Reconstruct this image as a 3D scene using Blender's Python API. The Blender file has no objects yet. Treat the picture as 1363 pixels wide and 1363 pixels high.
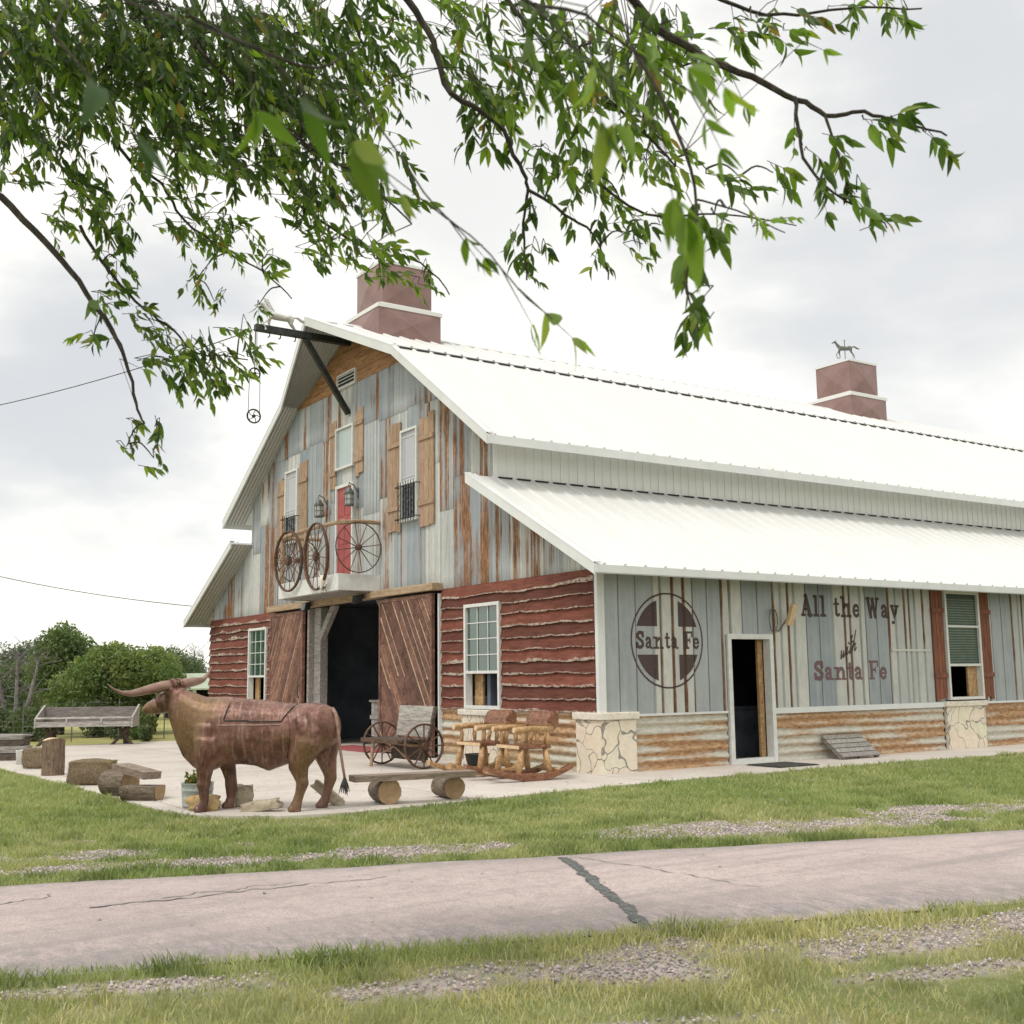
import bpy, bmesh, math, random
import numpy as np
from mathutils import Vector, Matrix, Euler, noise as mnoise
from mathutils.bvhtree import BVHTree
R = math.radians
random.seed(7); rng = np.random.default_rng(7)
SC = bpy.context.scene
COL = SC.collection

# ------------------------------------------------------------------ camera
CF, CC, CYAW, CPIT, CROL = 1530.5, (14.059, -11.029, 1.470), 0.9803, 0.1425, -0.012
_F = Vector((-math.sin(CYAW)*math.cos(CPIT), math.cos(CYAW)*math.cos(CPIT), math.sin(CPIT)))
_r = Vector((math.cos(CYAW), math.sin(CYAW), 0)); _u = _r.cross(_F)
_R = _r*math.cos(CROL)+_u*math.sin(CROL); _U = -_r*math.sin(CROL)+_u*math.cos(CROL)
camd = bpy.data.cameras.new('camera'); cam = bpy.data.objects.new('camera', camd); COL.objects.link(cam)
m3 = Matrix((_R, _U, -_F)).transposed()
cam.matrix_world = Matrix.Translation(CC) @ m3.to_4x4()
camd.sensor_width = 36; camd.lens = CF/1363*36; camd.clip_end = 3000; camd.clip_start = 0.05
camd.dof.use_dof = True; camd.dof.focus_distance = 19.0; camd.dof.aperture_fstop = (camd.lens/1000)/0.0048
SC.camera = cam
def at(px, py, d):
    "a place in the world seen in the given direction, d metres ahead of the camera"
    return Vector(CC) + (_F + _R*((px-681.5)/CF) - _U*((py-681.5)/CF))*d

# ------------------------------------------------------------------ node helper
class NB:
    def __init__(s, tree): s.t = tree
    def n(s, typ, ins=None, **props):
        nd = s.t.nodes.new(typ)
        for k, v in props.items(): setattr(nd, k, v)
        for k, v in (ins or {}).items():
            if isinstance(v, bpy.types.NodeSocket): s.t.links.new(v, nd.inputs[k])
            else:
                if isinstance(v, tuple) and len(v) == 3 and nd.inputs[k].type == 'RGBA': v = (*v, 1)
                nd.inputs[k].default_value = v
        return nd
    def coord(s, kind='Object'): return s.n('ShaderNodeTexCoord').outputs[kind]
    def map(s, vec, scale=(1,1,1), loc=(0,0,0)): return s.n('ShaderNodeMapping', {0: vec, 'Scale': scale, 'Location': loc}).outputs[0]
    def noise(s, vec, scale=5., detail=4., rough=.55, dist=0.): return s.n('ShaderNodeTexNoise', {'Vector': vec, 'Scale': scale, 'Detail': detail, 'Roughness': rough, 'Distortion': dist}).outputs[0]
    def ramp(s, f, pts, interp='LINEAR'):
        nd = s.n('ShaderNodeValToRGB', {0: f}); cr = nd.color_ramp; cr.interpolation = interp
        while len(cr.elements) < len(pts): cr.elements.new(0.5)
        for e, (p, c) in zip(cr.elements, pts):
            e.position = p; e.color = (c, c, c, 1) if isinstance(c, (int, float)) else (*c, 1)
        return nd.outputs[0]
    def mix(s, f, a, b, mode='MIX'):
        nd = s.n('ShaderNodeMix', data_type='RGBA', blend_type=mode)
        for k, v in ((0, f), (6, a), (7, b)):
            if isinstance(v, bpy.types.NodeSocket): s.t.links.new(v, nd.inputs[k])
            else: nd.inputs[k].default_value = (*v, 1) if isinstance(v, tuple) and len(v) == 3 else ((v, v, v, 1) if k > 0 and not isinstance(v, tuple) else v)
        return nd.outputs[2]
    def math(s, op, a, b=0., clamp=False): return s.n('ShaderNodeMath', {0: a, 1: b}, operation=op, use_clamp=clamp).outputs[0]
    def attr(s, name='Col'): return s.n('ShaderNodeAttribute', attribute_name=name)
    def sep(s, c):
        nd = s.n('ShaderNodeSeparateColor', {0: c}); return nd.outputs[0], nd.outputs[1], nd.outputs[2]
    def bump(s, h, strength=.3, dist=.02): return s.n('ShaderNodeBump', {'Height': h, 'Strength': strength, 'Distance': dist}).outputs[0]

# ------------------------------------------------------------------ world, sun, exposure
SUN_EL, SUN_AZ = R(58), R(-70)     # direction the light comes from: azimuth from +X towards +Y
W = bpy.data.worlds.new('World'); SC.world = W; W.use_nodes = True
wt = W.node_tree; wt.nodes.clear(); g = NB(wt)
sky = g.n('ShaderNodeTexSky', sky_type='NISHITA'); sky.sun_disc = False; sky.sun_elevation = SUN_EL
sky.sun_rotation = math.pi/2 - SUN_AZ
dirv = g.coord('Generated')
def patch(vec, d, lo, hi):
    dot = g.n('ShaderNodeVectorMath', {0: vec, 1: tuple(Vector(d).normalized())}, operation='DOT_PRODUCT').outputs['Value']
    return g.ramp(dot, [(lo, 0), (hi, 1)], 'EASE')
wob = g.n('ShaderNodeTexNoise', {'Vector': g.map(dirv, (1, 1, 2.4)), 'Scale': 3.2, 'Detail': 5., 'Roughness': .55})
wv = g.n('ShaderNodeVectorMath', {0: wob.outputs[1], 1: (0.5, 0.5, 0.5)}, operation='SUBTRACT').outputs[0]
wv = g.n('ShaderNodeVectorMath', {0: wv, 'Scale': 0.42}, operation='SCALE').outputs[0]
wv = g.n('ShaderNodeVectorMath', {0: dirv, 1: wv}, operation='ADD').outputs[0]
wv = g.n('ShaderNodeVectorMath', {0: wv}, operation='NORMALIZE').outputs[0]
p1 = patch(wv, at(1235, 150, 1)-Vector(CC), .965, 1.0)
p2 = patch(wv, at(90, 560, 1)-Vector(CC), .978, 1.0)
p4 = patch(wv, at(640, 150, 1)-Vector(CC), .975, 1.0)
p3 = g.ramp(g.noise(g.map(dirv, (1, 1, 2.2)), 3.5, 5, .5), [(.42, 0), (.72, 1)])
pp = g.math('MAXIMUM', g.math('MULTIPLY', p1, .95), g.math('MULTIPLY', p2, 1.)); pp = g.math('MAXIMUM', pp, g.math('MULTIPLY', p4, .6))
pp = g.math('MAXIMUM', pp, g.math('MULTIPLY', p3, .16))
cloud = g.mix(pp, (1.06, 1.045, .965), (.63, .645, .665))
bright = g.n('ShaderNodeVectorMath', {0: cloud, 'Scale': 10.6}, operation='SCALE').outputs[0]
skyc = g.mix(.93, sky.outputs[0], bright)
bg = g.n('ShaderNodeBackground', {0: skyc, 1: .1})
wo = g.n('ShaderNodeOutputWorld', {0: bg.outputs[0]})
sd = bpy.data.lights.new('sun', 'SUN'); sd.energy = 1.5; sd.angle = R(11); sd.color = (1, .965, .90)
so = bpy.data.objects.new('sun', sd); COL.objects.link(so)
sdir = Vector((math.cos(SUN_EL)*math.cos(SUN_AZ), math.cos(SUN_EL)*math.sin(SUN_AZ), math.sin(SUN_EL)))
so.rotation_euler = sdir.to_track_quat('Z', 'Y').to_euler(); so.location = (5, -20, 30)
SC.view_settings.view_transform = 'Standard'; SC.view_settings.look = 'None'
SC.view_settings.exposure = 0.17; SC.view_settings.gamma = 1
SC.render.resolution_x = SC.render.resolution_y = 1024
SC.render.engine = 'CYCLES'; SC.cycles.max_bounces = 8; SC.cycles.transparent_max_bounces = 12

# ------------------------------------------------------------------ materials
def newmat(name):
    m = bpy.data.materials.new(name); m.use_nodes = True; m.node_tree.nodes.clear(); return m, NB(m.node_tree)
def finish(gx, col, rough=.7, metal=0., nrm=None, spec=.5, **kw):
    ins = {'Base Color': col, 'Roughness': rough, 'Metallic': metal, 'Specular IOR Level': spec}
    if nrm is not None: ins['Normal'] = nrm
    ins.update(kw)
    b = gx.n('ShaderNodeBsdfPrincipled', ins)
    gx.n('ShaderNodeOutputMaterial', {0: b.outputs[0]}); return b
MC = {}
def pm(name, c1, c2, scale=6., rough=.75, stretch=(1,1,1), bump=.25, metal=0., c3=None, tone=True, lo=.35, hi=.65, spec=.4, detail=6.):
    "two or three tone weathered surface; the mesh's own tone attribute shifts it plank by plank"
    if name in MC: return MC[name]
    m, q = newmat(name); v = q.map(q.coord(), stretch)
    f = q.noise(v, scale, detail, .62); c = q.ramp(f, [(lo, c1), (hi, c2)])
    if c3: c = q.mix(q.ramp(q.noise(v, scale*3.1, 3, .6), [(.55, 0), (.72, 1)]), c, c3)
    if tone: c = q.mix(1., c, q.attr().outputs[0], 'MULTIPLY')
    finish(q, c, rough, metal, q.bump(q.noise(v, scale*4, 5, .6), bump, .01) if bump else None, spec)
    MC[name] = m; return m
# white painted ribbed steel roof
m, q = newmat('roof_metal'); v = q.coord()
c = q.ramp(q.noise(q.map(v, (1, 2.2, 1)), .55, 5, .6), [(.3, (.725, .72, .705)), (.75, (.655, .655, .65))])
finish(q, c, .42, 0, None, .4); MC['roof'] = m
m, q = newmat('trim_metal'); c = q.ramp(q.noise(q.coord(), 2.5, 5, .6), [(.3, (.72, .73, .73)), (.7, (.63, .645, .65))])
finish(q, c, .45); MC['trim'] = m
MC['white'] = pm('white_paint', (.72, .73, .72), (.62, .62, .60), 9, .5, bump=.05)
# old sheet metal. Attribute Col: r = rust amount, g = pale (whitened) amount, b = dirt / dark seam / painted fold-shade amount
m, q = newmat('weathered_sheet'); v = q.coord(); r_, g_, b_ = q.sep(q.attr().outputs[0])
streak = q.noise(q.map(v, (9, 9, .55)), 1.6, 7, .68)
fine = q.noise(q.map(v, (1, 1, .4)), 16, 5, .6); blot = q.noise(v, 1.1, 4, .6)
zinc = q.ramp(blot, [(.3, (.195, .235, .275)), (.7, (.325, .365, .40))])
zinc = q.mix(q.math('MULTIPLY', q.ramp(streak, [(.4, 0), (.7, 1)]), .5), zinc, (.44, .455, .46))
pale = q.ramp(fine, [(.3, (.52, .515, .485)), (.7, (.665, .655, .62))])
c = q.mix(g_, zinc, pale)
rust = q.ramp(q.noise(q.map(v, (3, 3, .7)), 7, 6, .7), [(.28, (.11, .048, .032)), (.5, (.25, .125, .065)), (.72, (.50, .33, .19))])
rm = q.math('ADD', q.math('MULTIPLY', streak, .95), q.math('MULTIPLY', fine, .25))
rm = q.math('ADD', rm, q.math('SUBTRACT', q.math('MULTIPLY', r_, 1.0), 1.02))
rm = q.ramp(rm, [(.02, 0), (.24, 1)])
c = q.mix(rm, c, rust); c = q.mix(q.math('MULTIPLY', b_, .8), c, (.055, .04, .035))
rough = q.ramp(rm, [(0, .48), (1, .85)])
finish(q, c, rough, q.ramp(rm, [(0, .18), (1, 0)]), q.bump(fine, .12, .005)); MC['sheet'] = m
# side wainscot: rusty horizontal corrugated sheet; r = rust
m, q = newmat('rusty_corrugated'); v = q.coord(); r_, g_, b_ = q.sep(q.attr().outputs[0])
nz = q.noise(q.map(v, (.55, .55, 7)), 2.0, 7, .7); fn = q.noise(q.map(v, (1, 1, 3)), 9, 5, .6)
base = q.ramp(fn, [(.3, (.42, .40, .34)), (.7, (.62, .60, .53))])
rust = q.ramp(fn, [(.3, (.22, .105, .055)), (.52, (.43, .255, .13)), (.75, (.58, .42, .25))])
mk = q.ramp(q.math('ADD', nz, q.math('SUBTRACT', q.math('MULTIPLY', r_, .75), .42)), [(.36, 0), (.60, 1)])
c = q.mix(mk, base, rust); c = q.mix(g_, c, q.mix(.3, (.30, .33, .20), base))
finish(q, c, .75, 0, q.bump(fn, .2, .006)); MC['wains'] = m
# red waney siding; Col r = bare edge, g = plank tone
m, q = newmat('red_siding'); v = q.coord(); r_, g_, b_ = q.sep(q.attr().outputs[0])
gr = q.noise(q.map(v, (1.2, 3, 9)), 3.2, 7, .68); bl = q.noise(v, 2.3, 4, .6)
c = q.ramp(gr, [(.25, (.070, .021, .014)), (.5, (.150, .048, .031)), (.78, (.245, .090, .060))])
c = q.mix(q.ramp(bl, [(.45, 0), (.75, .55)]), c, (.21, .08, .062))
kn = q.n('ShaderNodeTexVoronoi', {'Vector': q.map(v, (1, 1, 1.3)), 'Scale': 4.6}).outputs[0]
c = q.mix(q.ramp(kn, [(.05, .75), (.12, 0)]), c, (.07, .02, .015))
c = q.mix(1., c, q.mix(g_, (.62, .60, .60), (1.30, 1.25, 1.22)), 'MULTIPLY')
ed = q.math('MULTIPLY', q.math('MULTIPLY', r_, q.ramp(q.noise(q.map(v, (1.3, 1, 6)), 1.1, 2, .5), [(.30, .35), (.46, 1)])), q.ramp(q.noise(q.map(v, (1, 1, 2)), 11, 7, .8), [(.42, 0), (.50, 1)]))
c = q.mix(ed, c, q.ramp(q.noise(v, 30, 3), [(.3, (.36, .27, .22)), (.7, (.66, .60, .53))]))
finish(q, c, .78, 0, q.bump(gr, .5, .012), .3); MC['red'] = m
# cream flagstone with grey joints
m, q = newmat('flagstone'); v = q.coord()
wv = q.n('ShaderNodeVectorMath', {0: v, 1: q.n('ShaderNodeTexNoise', {'Vector': v, 'Scale': 1.6, 'Detail': 2.}).outputs[1]}, operation='ADD').outputs[0]
ve = q.n('ShaderNodeTexVoronoi', {'Vector': wv, 'Scale': 2.3}, feature='DISTANCE_TO_EDGE').outputs[0]
vc = q.n('ShaderNodeTexVoronoi', {'Vector': wv, 'Scale': 2.3}).outputs[1]
st = q.ramp(q.noise(v, 9, 5, .6), [(.3, (.70, .61, .48)), (.7, (.80, .73, .61))])
st = q.mix(.07, st, vc, 'MULTIPLY'); jn = q.ramp(ve, [(.012, 1), (.026, 0)])
c = q.mix(jn, st, (.27, .25, .22)); finish(q, c, .85, 0, q.bump(q.math('SUBTRACT', q.noise(v, 12, 5), q.math('MULTIPLY', jn, .8)), .5, .02)); MC['stone'] = m
MC['capstone'] = pm('cap_stone', (.66, .60, .50), (.76, .72, .63), 7, .85, bump=.6, c3=(.45, .42, .36))
MC['timber'] = pm('pale_timber', (.29, .195, .12), (.47, .35, .24), 3, .8, (1, 4, 8), .3)
MC['gableboard'] = pm('gable_board', (.22, .11, .05), (.42, .24, .12), 2.2, .8, (1, 1, 6), .4, c3=(.16, .08, .045))
MC['shutter'] = pm('shutter_wood', (.30, .20, .13), (.46, .325, .23), 4, .8, (5, 5, .8), .4, c3=(.24, .135, .08))
MC['shutter_red'] = pm('red_shutter_wood', (.16, .052, .03), (.27, .105, .06), 4, .75, (5, 5, .8), .4, c3=(.10, .03, .02))
MC['doorwood'] = pm('door_planks', (.095, .044, .032), (.21, .105, .078), 3.5, .7, (1.5, 1, 1.5), .4, c3=(.33, .19, .12))
MC['doorwear'] = pm('worn_plank_edge', (.42, .28, .15), (.66, .54, .38), 5, .8, (1, 1, 1), .2, c3=(.22, .11, .07))
MC['greywood'] = pm('grey_wood', (.20, .185, .17), (.40, .38, .36), 3, .85, (1.2, 9, 9), .5, c3=(.14, .12, .11))
MC['darkwood'] = pm('dark_wood', (.055, .042, .034), (.13, .10, .08), 4, .85, (2, 2, 5), .4)
MC['bark'] = pm('brown_bark', (.085, .062, .045), (.23, .18, .135), 7, .9, (1, 4, 4), .9, c3=(.30, .25, .19))
MC['barkv'] = pm('upright_bark', (.10, .065, .045), (.24, .17, .12), 6, .9, (4, 4, .8), .9, c3=(.32, .26, .20))
MC['treebark'] = pm('tree_bark', (.022, .018, .015), (.07, .058, .045), 12, .9, (3, 3, 1), .8)
MC['greytwig'] = pm('grey_twig', (.13, .12, .115), (.24, .225, .22), 8, .9, bump=0)
MC['rustiron'] = pm('rusty_iron', (.05, .028, .02), (.14, .075, .048), 18, .75, bump=.4, c3=(.20, .11, .07))
MC['iron'] = pm('black_iron', (.018, .02, .02), (.045, .047, .045), 9, .55, bump=.2, metal=.3)
MC['verdigris'] = pm('aged_steel', (.10, .105, .10), (.24, .25, .235), 20, .5, bump=.2, metal=.5)
MC['reddoor'] = pm('red_door', (.31, .055, .055), (.40, .085, .08), 4, .5, bump=.08)
MC['honey'] = pm('honey_wood', (.29, .16, .07), (.54, .34, .17), 7, .42, (2, 2, 2), .3, c3=(.70, .52, .30))
MC['cedar'] = pm('red_cedar', (.11, .042, .026), (.27, .115, .062), 5, .42, (2, 2, 4), .3, c3=(.48, .27, .13))
MC['palewood'] = pm('fresh_cut_wood', (.60, .42, .25), (.74, .56, .37), 6, .5, (2, 2, 2), .2)
MC['galv'] = pm('galvanised_tub', (.36, .40, .41), (.52, .56, .56), 8, .42, bump=.1, metal=.45, c3=(.30, .31, .30))
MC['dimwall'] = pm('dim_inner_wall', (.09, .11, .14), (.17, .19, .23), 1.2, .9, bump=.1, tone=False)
MC['liftwhite'] = pm('shade_offset_white', (.86, .865, .87), (.90, .90, .895), 2, .5, bump=0, tone=False)  # same white as the roof, colour raised to offset the eave's shade
MC['slat'] = pm('green_slat', (.09, .13, .10), (.14, .19, .14), 5, .5, bump=0)
MC['soil'] = pm('soil', (.03, .02, .012), (.07, .05, .035), 20, .95, bump=.5)
MC['cloth'] = pm('white_figure', (.55, .55, .52), (.72, .72, .69), 14, .7, bump=.3, c3=(.38, .37, .34))
MC['bone'] = pm('bleached_bone', (.62, .56, .47), (.78, .74, .66), 14, .7, bump=.3)
MC['rug'] = pm('red_mat', (.30, .06, .07), (.40, .11, .11), 25, .95, bump=.4)
MC['rubber'] = pm('dark_mat', (.03, .03, .03), (.07, .07, .065), 30, .9, bump=.5)
MC['cupola'] = pm('mauve_sheet', (.215, .130, .122), (.275, .168, .157), 2.5, .42, bump=.04)
MC['black'] = pm('dark_interior', (.022, .025, .034), (.045, .047, .058), 3, .9, bump=0)
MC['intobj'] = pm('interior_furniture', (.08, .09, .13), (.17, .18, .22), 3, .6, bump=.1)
MC['splitstone'] = pm('ochre_rock', (.42, .26, .10), (.55, .42, .24), 6, .85, bump=.7, c3=(.34, .17, .05))
MC['tanrock'] = pm('tan_rock', (.33, .28, .20), (.47, .41, .31), 6, .85, bump=.7, c3=(.20, .14, .10))
MC['concrete'] = None
m, q = newmat('concrete_slab'); v = q.coord()
a = q.noise(q.map(v, (.35, .35, .35)), 2.6, 7, .66); b = q.noise(v, 24, 5, .6)
c = q.ramp(a, [(.3, (.47, .42, .38)), (.52, (.58, .53, .485)), (.72, (.64, .59, .545))]); c = q.mix(q.ramp(q.noise(v, 2.6, 7, .7), [(.56, 0), (.70, .35)]), c, (.38, .33, .29)); c = q.mix(q.ramp(b, [(.35, .22), (.6, 0)]), c, (.36, .33, .30))
jx = q.n('ShaderNodeSeparateXYZ', {0: v}).outputs
jj = q.math('MINIMUM', q.math('PINGPONG', q.math('ADD', jx[0], .9), 1.6), q.math('PINGPONG', q.math('ADD', jx[1], .2), 1.6))
c = q.mix(q.ramp(jj, [(.008, .55), (.02, 0)]), c, (.20, .18, .16))
finish(q, c, .85, 0, q.bump(b, .12, .01), .3); MC['concrete'] = m
# old asphalt drive: u along it, v across it
m, q = newmat('drive_surface'); v = q.coord()
a = q.noise(q.map(v, (.5, .5, 1)), 1.5, 6, .62); fi = q.noise(v, 70, 4, .7)
c = q.ramp(a, [(.25, (.42, .34, .335)), (.55, (.56, .455, .44)), (.8, (.61, .51, .48))])
r_, g_, b_ = q.sep(q.attr().outputs[0])
dk = q.math('MULTIPLY', r_, q.ramp(q.noise(q.map(v, (1, 1, 1)), 3.4, 8, .78), [(.34, 0), (.52, 1)]))
dk = q.math('MULTIPLY', dk, q.ramp(q.noise(q.map(v, (1.2, 3.5, 1)), 5, 6, .7), [(.35, .25), (.6, 1)])); c = q.mix(dk, c, (.17, .168, .178)); 
tk = q.ramp(q.noise(q.map(v, (2.2, .22, 1), (3, 1, 0)), 1.5, 4, .6), [(.50, 0), (.66, .55)])
c = q.mix(tk, c, (.29, .262, .25))
c = q.mix(q.ramp(q.noise(v, 7, 8, .75), [(.36, .45), (.52, 0)]), c, (.27, .245, .24)); c = q.mix(q.ramp(fi, [(.4, .5), (.62, 0)]), c, (.20, .18, .175)); c = q.mix(q.ramp(fi, [(.6, 0), (.8, .3)]), c, (.62, .57, .54))
finish(q, c, .9, 0, q.bump(fi, .4, .008), .3); MC['road'] = m
MC['tar'] = pm('tar_seal', (.05, .055, .056), (.16, .165, .16), 22, .7, bump=.5)
# ground: r = gravel amount, g = far meadow amount
m, q = newmat('ground'); v = q.coord(); r_, g_, b_ = q.sep(q.attr().outputs[0])
n1 = q.noise(v, .7, 6, .6); n2 = q.noise(v, 9, 6, .65)
gr = q.ramp(n1, [(.3, (.12, .15, .05)), (.55, (.17, .20, .07)), (.8, (.25, .245, .11))])
gr = q.mix(q.ramp(n2, [(.4, 0), (.7, .5)]), gr, (.27, .23, .135))
pb = q.n('ShaderNodeTexVoronoi', {'Vector': v, 'Scale': 44.}).outputs[1]
gv = q.mix(.5, q.ramp(n2, [(.3, (.38, .32, .295)), (.7, (.54, .47, .44))]), pb, 'MULTIPLY'); gv = q.mix(.55, gv, (.50, .44, .415))
c = q.mix(r_, gr, gv)
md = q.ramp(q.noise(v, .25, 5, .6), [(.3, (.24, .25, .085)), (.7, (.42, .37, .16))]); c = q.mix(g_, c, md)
finish(q, c, .95, 0, q.bump(n2, .4, .02), .2); MC['ground'] = m
def leafmat(name, trans=.45, rough=.5):
    m, q = newmat(name); col = q.attr().outputs[0]
    p = q.n('ShaderNodeBsdfPrincipled', {'Base Color': col, 'Roughness': rough, 'Specular IOR Level': .35})
    t = q.n('ShaderNodeBsdfTranslucent', {0: q.mix(1., col, (1.7, 1.9, .75), 'MULTIPLY')})
    x = q.n('ShaderNodeMixShader', {0: trans, 1: p.outputs[0], 2: t.outputs[0]})
    q.n('ShaderNodeOutputMaterial', {0: x.outputs[0]}); return m
MC['leaf'] = leafmat('leaf', .45, .45); MC['blade'] = leafmat('grass_blade', .3, .6); MC['farleaf'] = leafmat('far_leaf', .3, .6)
m, q = newmat('tree_reflection_pane'); c = q.ramp(q.noise(q.coord(), .8, 3), [(.3, (.03, .07, .055)), (.7, (.05, .11, .085))])  # green of trees mirrored in the glass, put into the pane colour
finish(q, c, .04, 0, None, .9, **{'Coat Weight': .6}); MC['greenpane'] = m
m, q = newmat('blind_pane'); finish(q, (.035, .06, .045), .35, 0, None, .3); MC['blindpane'] = m
m, q = newmat('screened_pane'); finish(q, (.42, .42, .46), .3, 0, None, .6); MC['lilacpane'] = m
m, q = newmat('pale_pane'); finish(q, (.36, .43, .43), .14, 0, None, .8); MC['palepane'] = m
m, q = newmat('dark_pane'); finish(q, (.02, .03, .036), .08, 0, None, .7); MC['darkpane'] = m
m, q = newmat('lamp_glass'); finish(q, (.45, .47, .44), .15, 0, None, .8); MC['lampglass'] = m
# rusty brown plate of the statue
m, q = newmat('statue_plate'); v = q.coord(); zz = q.n('ShaderNodeSeparateXYZ', {0: v}).outputs[2]
n1 = q.noise(v, 2.4, 6, .65); n2 = q.noise(q.map(v, (3.4, 1, .55)), 7, 6, .65); n3 = q.noise(v, 28, 4, .6)
c = q.ramp(n1, [(.32, (.062, .025, .018)), (.46, (.165, .074, .052)), (.62, (.30, .155, .125))])
c = q.mix(q.ramp(n2, [(.50, 0), (.66, .8)]), c, (.36, .235, .195))
c = q.mix(q.ramp(q.noise(v, 1.3, 4, .6), [(.48, 0), (.6, .75)]), c, (.22, .14, .06))
c = q.mix(q.ramp(n3, [(.34, .4), (.55, 0)]), c, (.06, .03, .024))
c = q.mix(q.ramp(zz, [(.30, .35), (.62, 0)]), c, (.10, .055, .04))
finish(q, c, q.ramp(n1, [(.3, .28), (.7, .5)]), .35, q.bump(q.math('ADD', q.math('MULTIPLY', n2, 1.2), q.math('MULTIPLY', n3, .3)), .5, .02)); MC['statue'] = m
m, q = newmat('horn_wood'); v = q.coord(); c = q.ramp(q.noise(q.map(v, (1, 1, 3)), 5, 6, .6), [(.3, (.18, .10, .075)), (.7, (.33, .205, .16))])
finish(q, c, .4, .1, q.bump(q.noise(v, 14, 4), .3, .01)); MC['horn'] = m
m, q = newmat('straw'); v = q.coord(); c = q.ramp(q.noise(q.map(v, (14, 5, 5)), 5, 6, .8), [(.3, (.09, .06, .04)), (.5, (.22, .16, .10)), (.72, (.40, .32, .21))])
finish(q, c, .95, 0, q.bump(q.noise(q.map(v, (14, 5, 5)), 5, 6, .8), 1., .03)); MC['straw'] = m
def paintmat(name, c, keep):
    m, q = newmat(name); v = q.coord(); f = q.noise(q.map(v, (1, 3, .8)), 9, 6, .7)
    p = q.n('ShaderNodeBsdfPrincipled', {'Base Color': (*c, 1), 'Roughness': .75})
    t = q.n('ShaderNodeBsdfTransparent'); fac = q.ramp(f, [(keep-.12, .93), (keep+.16, .30)])
    x = q.n('ShaderNodeMixShader', {0: fac, 1: t.outputs[0], 2: p.outputs[0]}); q.n('ShaderNodeOutputMaterial', {0: x.outputs[0]}); return m
MC['paintdark'] = paintmat('faded_dark_paint', (.082, .050, .048), .66)
MC['paintmauve'] = paintmat('faded_mauve_paint', (.175, .100, .110), .62)
MC['endgrain'] = None
m, q = newmat('end_grain'); v = q.coord()
xyz = q.n('ShaderNodeSeparateXYZ', {0: v}).outputs
rad = q.math('SQRT', q.math('ADD', q.math('MULTIPLY', xyz[1], xyz[1]), q.math('MULTIPLY', xyz[2], xyz[2])))
rr = q.math('SINE', q.math('MULTIPLY', q.math('ADD', rad, q.math('MULTIPLY', q.noise(v, 6, 3), .03)), 330.))
c = q.mix(q.math('MULTIPLY', q.math('ADD', rr, 1.), .2), q.ramp(q.noise(v, 9, 4), [(.3, (.30, .19, .10)), (.7, (.46, .33, .20))]), (.15, .09, .05))
finish(q, c, .85, 0); MC['endgrain'] = m

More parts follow.
